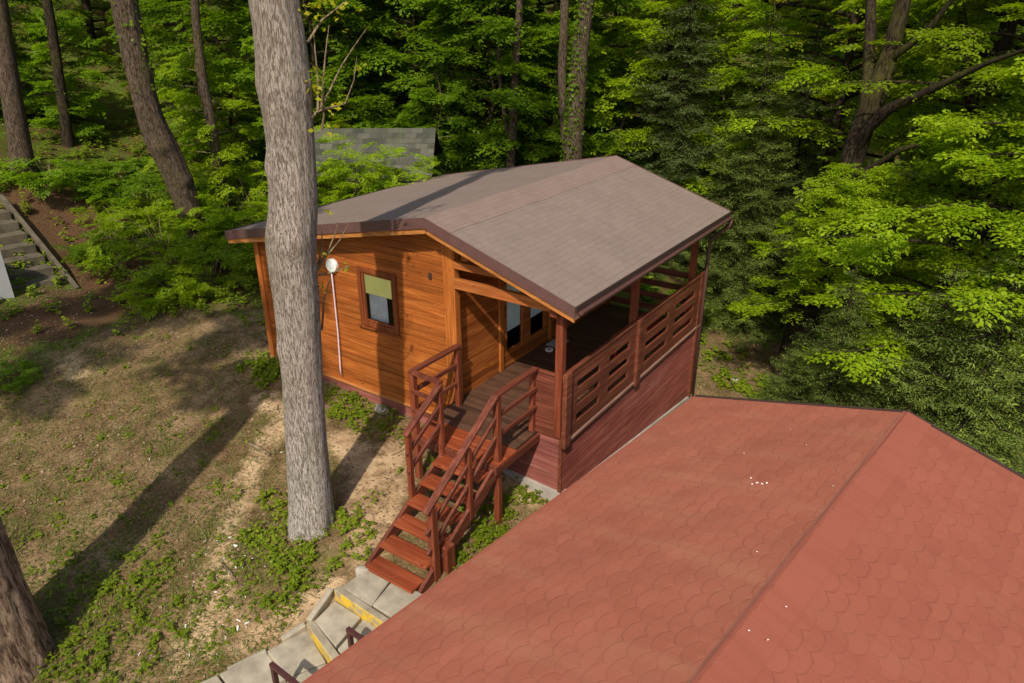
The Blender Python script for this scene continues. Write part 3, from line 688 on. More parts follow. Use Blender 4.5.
# ------------------------------------------------------------------ the red roofed house
PHI = .13; E0 = np.array([1.40, 1.31, .5]); HW = 2.65; RISE = .75
dv = np.array([math.sin(PHI), math.cos(PHI), 0]); nv = np.array([math.cos(PHI), -math.sin(PHI), 0])
red = thing('red_roofed_house', (3.2, -4, -2.3), 'house under a wide red shingle roof filling the lower right corner', 'house')
LEN = 11.5
def rpt(s, t, dz=0.0):                          # s across from the left eave (0..2HW), t along from the far gable (0..LEN)
    z = RISE*(s/HW if s < HW else 2-s/HW); return E0+nv*s-dv*t+np.array([0, 0, z+dz])
def redslab(sa, sb, mat, name, parent, lift, seed, ns=26, nl=90, t0=0.0):
    r = rng(seed); ph = r.uniform(0, 6, 6); V = []; UV = []
    for i in range(ns+1):
        for j in range(nl+1):
            s = sa+(sb-sa)*i/ns; t = t0+(LEN-t0)*j/nl; e = min(i, ns-i, j, nl-j)
            wv = (.009*math.sin(s*2.9+ph[0]+1.1*t)+.008*math.sin(t*2.3+ph[1]+.6*s)+.004*math.sin(s*8+t*6+ph[2]))*min(1, e/3)
            V.append(rpt(s, t, lift+wv)); UV.append((t, abs(s-HW)*math.hypot(1, RISE/HW)))
    F = [(i*(nl+1)+j, (i+1)*(nl+1)+j, (i+1)*(nl+1)+j+1, i*(nl+1)+j+1) for i in range(ns) for j in range(nl)]
    if sb > sa: F = [f[::-1] for f in F]
    me = np_mesh(name, V, F, True); uv = me.uv_layers.new(name='uv')
    lv = np.zeros(len(me.loops), np.int32); me.loops.foreach_get('vertex_index', lv)
    uv.data.foreach_set('uv', np.array(UV, np.float32)[lv].ravel()); return link(name, me, mat, parent)
rb = MB()
for sa, sb in ((0, HW), (HW, 2*HW)):
    rb.hexa([rpt(sa, LEN, -.11), rpt(sb, LEN, -.11), rpt(sb, .02, -.11), rpt(sa, .02, -.11)], [rpt(sa, LEN, -.04), rpt(sb, LEN, -.04), rpt(sb, .02, -.04), rpt(sa, .02, -.04)])
rr = rb.build('roof', MT['eave'], red)
redslab(HW, 0, MT['roofred'], 'shingles', rr, 0, 4); redslab(HW, 2*HW, MT['roofred_dim'], 'shingles', rr, 0, 5)
redslab(HW-.05, HW, MT['ridgered'], 'ridge_cap', rr, .016, 6, 4, 60); redslab(HW, HW+.26, MT['ridgered'], 'ridge_cap', rr, .016, 5, 4, 60)
MB().prism([rpt(HW-.060, .05, .002), rpt(HW-.051, .05, .002), rpt(HW-.051, LEN, .002), rpt(HW-.060, LEN, .002)], (0, 0, .010)).build('ridge_seam', MT['eave'], rr)
rk = MB()
for sa, sb in ((0, HW), (HW, 2*HW)):
    q = [rpt(sa, -.0, -.12), rpt(sb, -.0, -.12), rpt(sb, -.0, .022), rpt(sa, -.0, .022)]; rk.prism(q, dv*.03)
rk.build('rake_edge', MT['edge'], rr)
ee = MB(); ee.prism([rpt(-.0, 0, -.10), rpt(0, LEN, -.10), rpt(0, LEN, .004), rpt(0, 0, .004)], -nv*.02); ee.build('eave_edge', MT['ridgered'], rr)
wl = MB(); q0, q1, q2, q3 = [rpt(s, t)*np.array([1, 1, 0]) for s, t in ((.35, LEN-.3), (2*HW-.35, LEN-.3), (2*HW-.35, .35), (.35, .35))]
lo = np.array([0, 0, -3.6]); hi = np.array([0, 0, .46]); wl.hexa([q0+lo, q1+lo, q2+lo, q3+lo], [q0+hi, q1+hi, q2+hi, q3+hi]); wl.build('wall', MT['wall'], red)
# scraps lying on the red roof
def roof_hit(px, py):
    d = ray(px, py); best = None
    n_ = np.cross(nv+np.array([0, 0, RISE/HW]), dv); t = np.dot(E0-CAM, n_)/np.dot(d, n_); return CAM+d*t
scr = MB(); r = rng(9)
for px, py in ((752, 485), (757, 484), (762, 485), (751, 479), (744, 454), (767, 484), (833, 487), (790, 430), (806, 446), (757, 553), (768, 641), (749, 632), (786, 608)):
    c = roof_hit(px, py)+np.array([0, 0, .012]); a = r.uniform(0, 6); l_ = r.uniform(.008, .022) if 470 < py < 487 and px < 770 else .006; k = r.uniform(.25, .6)*l_+.004
    l_ *= .8; e1 = (dv*math.cos(a)+nv*math.sin(a)); e2 = (nv*math.cos(a)-dv*math.sin(a)); up = np.array([0, 0, 1])*.004
    scr.poly([c-e1*l_-e2*k, c+e1*l_*.7-e2*k*.8+up, c+e1*l_+e2*k, c-e1*l_*.6+e2*k+up])
tag(scr.build('roof_scraps', MT['litter']), 'white scraps and droppings scattered over the red shingles', 'scraps', kind='stuff')

# ------------------------------------------------------------------ concrete walk with yellow edged steps
path = MB(); r = rng(3)
def flag(q, z, th=.2):
    q = [(a+r.uniform(-.008, .008), b+r.uniform(-.008, .008)) for a, b in q]; tilt = r.uniform(-.006, .006, 4)
    path.hexa([(a, b, z-th) for a, b in q], [(a, b, z+t_) for (a, b), t_ in zip(q, tilt)])
ZS = (-.96, -1.10, -1.25, -1.31)
def P(px, py, z): q = at_z(px, py, z); return (q[0], q[1])
def flag_px(pts, z): flag([P(a, b, z) for a, b in pts], z)
Z8 = lambda x, y: (230+x/5.12, 560+y/5.12)
flag_px([Z8(572, 142), Z8(722, 232), Z8(830, 92), Z8(722, 24)], ZS[0])
flag_px([Z8(728, 228), Z8(900, 335), Z8(1060, 210), Z8(838, 95)], ZS[0])
flag_px([Z8(428, 312), Z8(540, 445), Z8(672, 292), Z8(538, 206)], ZS[1])
flag_px([Z8(550, 456), Z8(640, 560), Z8(800, 380), Z8(684, 298)], ZS[1])
flag_px([Z8(188, 462), Z8(300, 598), Z8(492, 520), Z8(392, 352)], ZS[2])
flag_px([Z8(308, 604), Z8(400, 760), Z8(620, 660), Z8(500, 526)], ZS[2])
flag_px([Z8(-60, 580), Z8(60, 730), Z8(290, 606), Z8(182, 470)], ZS[3])
flag_px([Z8(-330, 700), Z8(-200, 840), Z8(50, 735), Z8(-68, 586)], ZS[3])
po = path.build('path', MT['concrete'], None, .012); tag(po, kind='structure')
def edge_step(pa, pb, z, depth, lab, drop=.15):
    a = np.array(P(*pa, z)); b = np.array(P(*pb, z)); t = (b-a)/np.linalg.norm(b-a); nrm = np.array([-t[1], t[0]])
    if nrm[1] < 0: nrm = -nrm
    q = [a, b, b+nrm*depth, a+nrm*depth]
    m_ = MB(); m_.hexa([(x, y, z-drop-.12) for x, y in q], [(x, y, z) for x, y in q])
    o = m_.build('step_kerb', MT['yellowstep'], None, .012)
    tag(o, lab, 'step', 'yellow edged step kerbs')
edge_step(Z8(530, 150), Z8(880, 385), ZS[0]+.006, .09, 'concrete step kerb painted bright yellow, the upper one below the wooden stairs', .14)
edge_step(Z8(388, 322), Z8(600, 620), ZS[1]+.006, .10, 'concrete step kerb with worn faded yellow paint, the lower one', .15)
def kerb(p0, p1, z, wd, ht, lab):
    a = np.array(list(P(*p0, z))+[z]); b = np.array(list(P(*p1, z-.05))+[z-.05])
    tag(MB().bar(a-[0, 0, ht/2], b-[0, 0, ht/2], wd, ht).build('kerb_stone', MT['concrete'], None, .015), lab, 'kerb', 'kerb stones along the walk')
kerb(Z8(520, 140), Z8(405, 300), ZS[0]-.04, .08, .24, 'narrow kerb stone beside the slab between the two yellow steps')
kerb(Z8(392, 318), Z8(270, 395), ZS[1]-.06, .08, .24, 'narrow kerb stone along the lower slab beside the grass')
kerb(Z8(190, 455), Z8(-10, 555), ZS[3]+.02, .06, .2, 'low kerb stone at the bottom edge of the picture by the last slab')

# iron handrails of the neighbour's stair, cut by the red eave
def handrail(top, z, lab, base_z):
    a = at_z(*top, z); t = thing('iron_handrail', (a[0], a[1], base_z), lab, 'handrail', 'brown iron handrails at the walk')
    MB().box(a[0]-.025, a[0]+.025, a[1]-.025, a[1]+.025, base_z-.1, z).build('post', MT['iron'], t, .004)
    MB().bar(a+np.array([-.03, 0, -.02]), a+np.array([1.25, -.06, -.02]), .05, .05).build('rail', MT['iron'], t, .004)
    MB().box(a[0]+1.10, a[0]+1.15, a[1]-.08, a[1]-.03, base_z-.5, z-.045).build('post', MT['iron'], t, .004)
h1 = Z8(610, 352); h2 = Z8(218, 532)
handrail(h1, -.72, 'brown iron handrail beside the slab between the yellow steps', ZS[1])
handrail(h2, -.70, 'brown iron handrail at the bottom edge near the lowest slabs', ZS[2])

# ------------------------------------------------------------------ shed behind the cabin, stone steps and grey wall on the left
a = at_depth(306, 125.5, 19.8); b = at_depth(436, 131, 19.2); a[2] = b[2] = (a[2]+b[2])/2
ax = (b-a)/np.linalg.norm(b-a); pr = np.array([ax[1], -ax[0], 0]); pr /= np.linalg.norm(pr)
shed = thing('garden_shed', tuple((a+b)/2-np.array([0, 0, 2.6])), 'small shed with a mossy grey shingle roof behind the cabin', 'shed')
S2 = 1.75; DR = 1.05
fe = [a+pr*S2-np.array([0, 0, DR]), b+pr*S2-np.array([0, 0, DR])]; be = [a-pr*S2-np.array([0, 0, DR]), b-pr*S2-np.array([0, 0, DR])]
def plane_uv(name, p00, p10, p11, p01, mat, parent, n=16):
    V = []; UV = []; L1 = np.linalg.norm(p10-p00); L2 = np.linalg.norm(p01-p00)
    for i in range(n+1):
        for j in range(n+1):
            u, v = i/n, j/n; V.append(p00*(1-u)*(1-v)+p10*u*(1-v)+p11*u*v+p01*(1-u)*v); UV.append((u*L1, v*L2))
    F = [(i*(n+1)+j, i*(n+1)+j+1, (i+1)*(n+1)+j+1, (i+1)*(n+1)+j) for i in range(n) for j in range(n)]
    me = np_mesh(name, V, F); uv = me.uv_layers.new(name='uv'); lv = np.zeros(len(me.loops), np.int32); me.loops.foreach_get('vertex_index', lv)
    uv.data.foreach_set('uv', np.array(UV, np.float32)[lv].ravel()); return link(name, me, mat, parent)
dn = np.array([0, 0, -.06])
sr = MB(); sr.hexa([fe[0]+dn, fe[1]+dn, b+dn, a+dn], [p-np.array([0, 0, .008]) for p in (fe[0], fe[1], b, a)]); sr.hexa([a+dn, b+dn, be[1]+dn, be[0]+dn], [p-np.array([0, 0, .008]) for p in (a, b, be[1], be[0])])
sro = sr.build('roof', MT['dark'], shed)
plane_uv('shingles', a, b, fe[1], fe[0], MT['roofshed'], sro); plane_uv('shingles', b, a, be[0], be[1], MT['roofshed'], sro)
sw = MB(); i0 = .22; q = [fe[0]+ax*i0-pr*i0, fe[1]-ax*i0-pr*i0, be[1]-ax*i0+pr*i0, be[0]+ax*i0+pr*i0]
sw.hexa([p-np.array([0, 0, 2.4]) for p in q], [p+np.array([0, 0, .0]) for p in q])
g_ = b-ax*i0; sw.prism([q[1], q[2], g_-np.array([0, 0, .1])], -ax*.05); g_ = a+ax*i0; sw.prism([q[0], q[3], g_-np.array([0, 0, .1])], ax*.05)
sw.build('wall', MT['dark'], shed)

ss = thing('stone_steps', tuple(at_z(45, 298, -.3)), 'weathered grey stone steps climbing the slope at the left edge', 'steps')
A0 = at_z(73, 291, -.28); A1 = at_z(6, 306, -.28)     # lowest front edge, right and left
T0 = at_depth(4, 206, 21.6)                            # right end of the topmost edge
fwd = (T0-A0)*np.array([1, 1, 0]); L_ = np.linalg.norm(fwd); fwd /= L_; sidev = (A1-A0); sidev[2] = 0
sidev /= np.linalg.norm(sidev); NSTEP = 8; rise = (T0[2]-A0[2])/(NSTEP-.5)
r = rng(8)
for k in range(NSTEP):
    p = A0+fwd*(L_/NSTEP*k); z = A0[2]+rise*k+.04; e = MB()
    wdt = 2.3; cut = r.uniform(.7, 1.2)
    for u0, u1 in ((0.02, cut), (cut+.03, wdt)):
        q = [p+sidev*u0, p+sidev*u1, p+sidev*u1+fwd*(L_/NSTEP-.03), p+sidev*u0+fwd*(L_/NSTEP-.03)]
        q = q[::-1] if np.cross(q[1]-q[0], q[2]-q[1])[2] < 0 else q
        dz = r.uniform(-.012, .012)
        e.hexa([(v[0], v[1], z-.32) for v in q], [(v[0], v[1], z+dz) for v in q])
    e.build('step', MT['stone_dim'], ss, .015)
kb = A0-sidev*.10; kt = kb+fwd*(L_+.4)
MB().bar((kb[0], kb[1], A0[2]-.02), (kt[0], kt[1], A0[2]+rise*NSTEP+.04), .09, .2).build('edge_kerb', MT['stone_dim'], ss, .015)

c0 = at_z(16, 302, -.25)
gw = thing('grey_building', tuple(c0), 'pale grey rendered building corner at the left edge below the stone steps', 'building')
d1 = np.array([-.93, -.36, 0.0]); d2 = np.array([.10, -.99, 0]); d2 /= np.linalg.norm(d2)
q = [c0, c0+d1*4, c0+d1*4+d2*-.0+np.array([0, -3.0, 0]), c0+np.array([-.75, -3.0, 0])]
m_ = MB(); m_.hexa([(v[0], v[1], -.9) for v in q][::1], [(v[0], v[1], 1.02) for v in q]); m_.build('wall', MT['greywall'], gw)
m2 = MB(); m2.hexa([(v[0]*1.0+o_[0], v[1]+o_[1], 1.022) for v, o_ in zip(q, ((-.1, .0), (0, .0), (0, 0), (-.1, 0)))], [(v[0]+o_[0], v[1]+o_[1], 1.08) for v, o_ in zip(q, ((-.1, .0), (0, .0), (0, 0), (-.1, 0)))]); m2.build('coping', MT['foot'], gw)
# ------------------------------------------------------------------ foliage
def unit(a): return a/np.maximum(np.linalg.norm(a, axis=-1, keepdims=True), 1e-9)
def leaves(Cn, D, Nn, Ln, Wd, fold=.0):
    """rhombic leaves: base points, directions, normals -> verts, faces"""
    D = unit(D); S = unit(np.cross(Nn, D)); Ln = np.asarray(Ln)[:, None]; Wd = np.asarray(Wd)[:, None]
    U = np.cross(D, S)
    V = np.stack([Cn, Cn+D*Ln*.45+S*Wd*.5+U*Wd*.08, Cn+D*Ln-U*Ln*.10, Cn+D*Ln*.45-S*Wd*.5+U*Wd*.08], 1).reshape(-1, 3)
    return V, np.arange(len(V)).reshape(-1, 4)
def spray(r, L=1.0, leaf=.09, dens=1.0):
    """one flat, slightly drooping leafy branch along +X"""
    pts = []; nt_ = int(9*dens)
    ch = [(np.array([0., 0, 0]), 0.0, L)]
    for k in range(nt_):
        s_ = .12+.82*(k+r.uniform(0, .8))/nt_; sg = 1 if k % 2 else -1
        ch.append((np.array([s_*L, 0, 0]), sg*r.uniform(.7, 1.1), L*(.62*(1-s_)+.16)*r.uniform(.7, 1.15)))
    Cn = []; D = []
    for o_, a, l_ in ch:
        n_ = max(3, int(l_/(leaf*.62)*dens))
        for j in range(n_):
            t = (j+r.uniform(.1, .9))/n_*l_; sg = 1 if j % 2 else -1
            Cn.append(o_+np.array([math.cos(a)*t, math.sin(a)*t, 0])); b = a+sg*r.uniform(.5, 1.1) if j < n_-1 else a
            D.append([math.cos(b), math.sin(b), r.normal(-.12, .2)])
    Cn = np.array(Cn); D = np.array(D); Cn[:, 2] += -.16*L*(np.hypot(Cn[:, 0], Cn[:, 1])/L)**2+r.normal(0, .025, len(Cn))
    Nn = unit(np.stack([r.normal(0, .32, len(Cn)), r.normal(0, .32, len(Cn)), np.ones(len(Cn))], 1))
    return Cn, D, Nn
def spray_set(seed, n, leaf, dens): r = rng(seed); return [spray(r, 1.0, leaf, dens) for _ in range(n)]
def put_sprays(r, sprays, pos, yaw, pitch, size, leaf):
    VV = []; FF = []; n0 = 0
    for p, ya, pi, sz in zip(pos, yaw, pitch, size):
        Cn, D, Nn = sprays[r.integers(len(sprays))]
        cy, sy = math.cos(ya), math.sin(ya); cp, sp = math.cos(pi), math.sin(pi); ro = r.normal(0, .22); cr, sr_ = math.cos(ro), math.sin(ro)
        R = np.array([[cy, -sy, 0], [sy, cy, 0], [0, 0, 1]])@np.array([[cp, 0, -sp], [0, 1, 0], [sp, 0, cp]])@np.array([[1, 0, 0], [0, cr, -sr_], [0, sr_, cr]])
        k = len(Cn); l_ = leaf*r.uniform(.55, 1.3, k)
        V, F = leaves(p+(Cn*sz)@R.T, D@R.T, Nn@R.T, l_, l_*r.uniform(.5, .66, k)); VV.append(V); FF.append(F+n0); n0 += len(V)
    return np.concatenate(VV), np.concatenate(FF)
SP_NEAR = spray_set(11, 12, .062, 1.05); SP_FAR = spray_set(12, 8, .12, .9); SP_FINE = spray_set(13, 10, .075, 1.0)

def broadleaf(seed, H, base, spread, nl, leaf, sprays, per, name, lean=0.0, trunk_r=.16, up=.25, size=(.55, .95)):
    """returns (trunk mesh, crown mesh) in local coordinates, root at the origin"""
    r = rng(seed); tr = MB(); pts = []; x = y = 0
    for k in range(9):
        t = k/8; pts.append((x, y, -.4+t*(H+.2))); x += r.normal(lean*H/8, .10); y += r.normal(0, .10)
    pts = np.array(pts); tr.tube(pts, [trunk_r*(1.15-.95*k/8) for k in range(9)], 9)
    pos = []; yaw = []; pit = []; siz = []
    for k in range(nl):
        t = (base+(H*.98-base)*(k+r.uniform(0, 1))/nl)/H; q = t*8; i = min(7, int(q)); b = pts[i]+(pts[i+1]-pts[i])*(q-i)
        az = k*2.4+r.uniform(-.5, .5); prof = (1-((t-.38)/.64)**2) if t > .38 else .72+.28*t/.38
        l_ = spread*max(.16, prof)*r.uniform(.6, 1.12); el = up*r.uniform(.2, 1.3)+(t-.4)*.6
        n_ = max(3, int(l_/.42)); lp = [b]
        for j in range(n_):
            f = (j+1)/n_; a = az+r.normal(0, .16); e = el*(1-f*1.25)
            lp.append(lp[-1]+np.array([math.cos(a)*math.cos(e), math.sin(a)*math.cos(e), math.sin(e)])*l_/n_)
        tr.tube(lp, [trunk_r*.34*(1-.85*j/n_)*min(1, l_/spread+.3) for j in range(n_+1)], 5, False)
        for j in range(per):
            f = r.uniform(.22, 1.0)**.8; q2 = f*n_; m_ = min(n_-1, int(q2)); p = lp[m_]+(lp[m_+1]-lp[m_])*(q2-m_)
            sd = r.choice([-1, 1]); pos.append(p+np.array([0, 0, r.normal(0, .05)])); yaw.append(az+(sd*r.uniform(.3, 1.1) if f < .93 else r.normal(0, .2)))
            pit.append(r.normal(-.06, .18)); siz.append(r.uniform(*size)*(1.15-.35*f))
    V, F = put_sprays(r, sprays, pos, yaw, pit, siz, leaf)
    return tr.mesh('trunk', True), np_mesh('crown', V, F)

def spruce(seed, H, spread, gap, leaf, droop=.35, base=.06):
    r = rng(seed); tr = MB(); tr.tube([(0, 0, -.4), (0, 0, H*.5), (0, 0, H)], [.02*H*.55, .011*H*.6, .012], 8)
    VV = []; FF = []; n0 = 0; z = H*base
    while z < H*.985:
        nb = r.integers(5, 8); a0 = r.uniform(0, 6)
        for k in range(nb):
            az = a0+k*2*math.pi/nb+r.normal(0, .15); l_ = max(.12, spread*(1-z/H)**.8*r.uniform(.75, 1.12)); zz = z+r.normal(0, .06)
            nseg = max(4, int(l_/.085)); s_ = (np.arange(nseg)+.5)/nseg
            dirv = np.array([math.cos(az), math.sin(az), 0]); sdv = np.array([-math.sin(az), math.cos(az), 0])
            def spine(q): return np.array([0, 0, zz])+dirv*(q*l_)[:, None]+np.array([0, 0, 1.])*((-droop*np.sin(q*2.2)*l_*.55+.16*l_*q**3))[:, None]
            P0 = spine(s_); tr.tube([spine(np.array([q]))[0] for q in (0, .5, 1.)], [.012+.012*l_, .01, .004], 4, False)
            for sg in (-1, 1):                       # side twigs, each carrying its own needles
                tl = l_*.42*(1-s_)**.7*r.uniform(.7, 1.1, nseg)+.09
                for P_, t_, q in zip(P0, tl, s_):
                    td = unit(dirv*.75+sdv*sg*.8+np.array([0, 0, -.22+r.normal(0, .1)])); m_ = max(2, int(t_/.052))
                    u = (np.arange(m_)+.5)/m_*t_; cpt = P_+td*u[:, None]
                    for side in (-1, 1):
                        nd = unit(td*.8+np.cross(td, [0, 0, 1.])*side*.75+np.stack([np.zeros(m_), np.zeros(m_), r.normal(.1, .3, m_)], 1))
                        ll = leaf*r.uniform(.6, 1.15, m_); V, F = leaves(cpt, nd, np.tile([0, 0, 1.], (m_, 1))+r.normal(0, .3, (m_, 3)), ll, ll*.24)
                        VV.append(V); FF.append(F+n0); n0 += len(V)
        z += gap*r.uniform(.8, 1.2)
    return tr.mesh('trunk', True), np_mesh('crown', np.concatenate(VV), np.concatenate(FF))

def shrub_mesh(seed, R, H, n, leaf, sprays, flat=.0):
    r = rng(seed); st_ = MB(); pos = []; yaw = []; pit = []; siz = []
    for k in range(max(5, n//7)):
        a = r.uniform(0, 6.28); rr_ = R*r.uniform(.15, .85); h = H*r.uniform(.5, 1.0)
        st_.tube([(0, 0, -.2), (math.cos(a)*rr_*.4, math.sin(a)*rr_*.4, h*.55), (math.cos(a)*rr_, math.sin(a)*rr_, h)], [.016, .012, .004], 4, False)
    for k in range(n):
        a = r.uniform(0, 6.28); rr_ = R*math.sqrt(r.uniform(0, 1)); top = H*(1-.55*(rr_/R)**2)
        z = top*(r.uniform(.25, 1.0)**.7); pos.append((math.cos(a)*rr_, math.sin(a)*rr_, z)); yaw.append(a+r.normal(0, .7)); pit.append(r.normal(.05, .25)); siz.append(r.uniform(.35, .7))
    V, F = put_sprays(r, sprays, pos, yaw, pit, siz, leaf); return st_.mesh('stem', True), np_mesh('foliage', V, F)

def plant_tree(meshes, name, loc, rz, sc, label, cat, group, bk, lf, part='crown', trunk='trunk', tilt=(0, 0)):
    t = bpy.data.objects.new(name, None); C.objects.link(t); t.location = loc; t.rotation_euler = (tilt[0], tilt[1], rz); t.scale = (sc, sc, sc)
    tag(t, label, cat, group)
    for me, nm, mt in ((meshes[0], trunk, bk), (meshes[1], part, lf)):
        o = bpy.data.objects.new(nm, me); C.objects.link(o); o.parent = t
        if not me.materials: me.materials.append(mt)
        o.material_slots[0].link = 'OBJECT'; o.material_slots[0].material = mt
    return t

# ---- trunks traced from their outlines, each standing on its own spot
def big_trunk(name, pxs, base_d, label, mat, seed, extra=7.0, seg=40, rows=120, ridge=.05, crown=None, cat='tree', group=None, lf=None, crown_at=.75, sc=1.0, knots=(), flare=.25, shade_offset=(0, 0, 0)):
    """pxs: (x, y, width) down the trunk as seen; the trunk stands base_d metres away"""
    pxs = sorted(pxs, key=lambda q: -q[1]); bx, by, _ = pxs[0]
    B = at_depth(bx, by, base_d); nrm = np.array([B[0]-CAM[0], B[1]-CAM[1], 0]); nrm /= np.linalg.norm(nrm)
    ctr = []; rad = []
    for x, y, wd in pxs:
        d = ray(x, y); t = np.dot(B-CAM, nrm)/np.dot(d, nrm); p = CAM+d*t; ctr.append(p); rad.append(wd/2*t/FOC)
    zg = float(gz(B[0], B[1]))
    if ctr[0][2] > zg-.15:
        dirn = ctr[0]-ctr[1]; dirn = dirn/np.linalg.norm(dirn); k = (ctr[0][2]-zg+.3)/max(.3, -dirn[2]); ctr.insert(0, ctr[0]+dirn*k); rad.insert(0, rad[0]*(1.12))
    if extra:
        dirn = ctr[-1]-ctr[-2]; dirn /= np.linalg.norm(dirn); dirn = unit(dirn+np.array([0, 0, .6]))
        r1 = rad[-1]; ctr += [ctr[-1]+dirn*extra*.5, ctr[-1]+dirn*extra]; rad += [r1*.8, r1*.45]
    ctr = np.array(ctr); rad = np.array(rad)
    s_ = np.concatenate([[0], np.cumsum(np.linalg.norm(np.diff(ctr, axis=0), axis=1))]); ss_ = np.linspace(0, s_[-1], rows)
    P_ = np.stack([np.interp(ss_, s_, ctr[:, k]) for k in range(3)], 1)
    ker = np.array([1, 2, 3, 2, 1])/9
    for k in range(3): P_[2:-2, k] = np.convolve(P_[:, k], ker, 'valid')
    R_ = np.interp(ss_, s_, rad)
    r = rng(seed); ph = r.uniform(0, 6.28, 12); th = np.arange(seg)/seg*2*math.pi
    V = []
    for i in range(rows):
        t = P_[min(i+1, rows-1)]-P_[max(i-1, 0)]; t /= np.linalg.norm(t); e1 = unit(np.cross(t, nrm)); e2 = np.cross(t, e1)
        h = ss_[i]; g = 1+ridge*(.45*np.sin(th*3+ph[0]+h*.5)+.35*np.sin(th*7+ph[1]+.9*np.sin(h*1.7+ph[2]))+.30*np.sin(th*13+ph[3]+1.1*np.sin(h*2.6+ph[4]))+.25*np.sin(th*19+ph[5]+1.5*np.sin(h*4+ph[6]))*np.sin(h*6+th*2+ph[7]))
        g = g+flare*math.exp(-h/.35)*(.6+.4*np.sin(th*5+ph[8]))
        for kh, ka, kr, ks in knots:
            g = g+kr*np.exp(-((h-kh)/ks)**2)*np.exp(-(1-np.cos(th-ka))*6)
        V.append(P_[i]+R_[i]*g[:, None]*(np.cos(th)[:, None]*e1+np.sin(th)[:, None]*e2))
    V = np.concatenate(V); ii_, kk = np.meshgrid(np.arange(rows-1), np.arange(seg), indexing='ij'); a_ = (ii_*seg+kk).ravel(); b_ = (ii_*seg+(kk+1) % seg).ravel()
    root = thing(name, (float(P_[0][0]), float(P_[0][1]), zg), label, cat, group)
    tk = link('trunk', np_mesh('trunk', V, np.stack([a_, b_, b_+seg, a_+seg], 1), True), mat, root)
    if crown:
        k = int(rows*crown_at); o = bpy.data.objects.new('crown', crown); C.objects.link(o); o.parent = root; o.location = Vector(P_[k])-root.location+Vector(shade_offset)
        if shade_offset[0]: link('limb', MB().tube([P_[k], P_[k]+np.array(shade_offset)*.5+[0, 0, .4], P_[k]+np.array(shade_offset)+[0, 0, 1.5]], [R_[k]*.5, R_[k]*.4, R_[k]*.2], 9).mesh('limb', True), mat, root)  # added branch out to the shifted shade crown
        o.scale = (sc, sc, sc*(.36 if shade_offset[0] else 1)); o.rotation_euler = (0, 0, seed*1.7)  # a shifted crown is flattened to shape the shade it casts
        if not crown.materials: crown.materials.append(lf)
        o.material_slots[0].link = 'OBJECT'; o.material_slots[0].material = lf
    return root, P_, R_, tk

hb = [broadleaf(50+k, 7.0, .6, 3.4, 20, .20, SP_FAR, 7, 'c', size=(.6, 1.0)) for k in range(2)]
highcrown = [h[1] for h in hb]

dB = math.hypot(-2.52-CAM[0], -2.52-CAM[1])
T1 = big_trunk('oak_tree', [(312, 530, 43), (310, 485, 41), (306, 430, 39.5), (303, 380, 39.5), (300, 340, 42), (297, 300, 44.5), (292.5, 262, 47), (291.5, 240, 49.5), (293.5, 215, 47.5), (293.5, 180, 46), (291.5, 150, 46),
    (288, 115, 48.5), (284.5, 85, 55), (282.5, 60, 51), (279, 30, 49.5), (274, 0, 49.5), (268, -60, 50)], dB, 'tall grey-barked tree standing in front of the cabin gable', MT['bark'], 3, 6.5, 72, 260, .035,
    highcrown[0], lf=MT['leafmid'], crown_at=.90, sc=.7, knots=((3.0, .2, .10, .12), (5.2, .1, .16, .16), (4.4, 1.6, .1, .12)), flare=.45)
_p = at_z(18, 652, -1.35); dBL = math.hypot(_p[0]-CAM[0], _p[1]-CAM[1])
T2 = big_trunk('pine_tree', [(6, 655, 74), (-18, 590, 68), (-46, 510, 62), (-78, 420, 60), (-106, 340, 58), (-136, 240, 56)], dBL, 'thick trunk with deeply furrowed brown bark in the lower left corner', MT['barkrough'], 5, 6.5, 64, 180, .07,
    highcrown[1], lf=MT['leafmid'], crown_at=.70, sc=1.4, flare=.12, shade_offset=(-2.7, -2.4, .9))  # unseen crown, moved off its trunk to cast shade on the left yard
T3 = big_trunk('oak_tree', [(195, 232, 25), (191, 215, 24.5), (184, 196, 24.5), (175, 172, 26), (168, 157, 27), (158, 138, 27), (150, 118, 24), (143, 92, 23), (136, 60, 24), (130, 30, 24), (124, 0, 24), (112, -60, 24)], 19.6,
    'dark leaning knobbly trunk rising from the bright shrubs left of the cabin', MT['barkdark'], 7, 7, 44, 150, .08, highcrown[1], lf=MT['leafmid'], crown_at=.88, sc=.7, knots=((3.0, 1.6, .3, .14), (4.7, 3.0, .25, .15), (2.1, 2.2, .25, .1)))
T4 = big_trunk('beech_tree', [(226, 205, 11), (221, 180, 10), (214, 140, 9.5), (209, 110, 9.5), (203, 85, 10), (199, 50, 9), (196, 20, 8), (194, -20, 8)], 20.8, 'slim grey trunk just right of the leaning one', MT['barkdark'], 9, 6, 20, 90, .05,
    highcrown[0], lf=MT['leafmid'], crown_at=.9, sc=.4)
T5 = big_trunk('beech_tree', [(24, 172, 23), (20, 145, 20), (14, 110, 19), (8, 70, 18), (3, 35, 17), (-2, 0, 16), (-10, -50, 15)], 23.5, 'smooth grey trunk at the far left edge above the stone steps', MT['barkdark'], 11, 7, 28, 100, .03,
    highcrown[0], lf=MT['leafmid'], crown_at=.84, sc=.95)
T6 = big_trunk('beech_tree', [(67, 136, 11), (63, 105, 10), (58, 70, 9.5), (53, 35, 9), (47, 0, 9), (42, -30, 9)], 27, 'dark slender trunk on the shaded hillside at the upper left', MT['barkblack'], 13, 7, 20, 80, .04,
    highcrown[1], lf=MT['leafmid'], crown_at=.9, sc=.5)
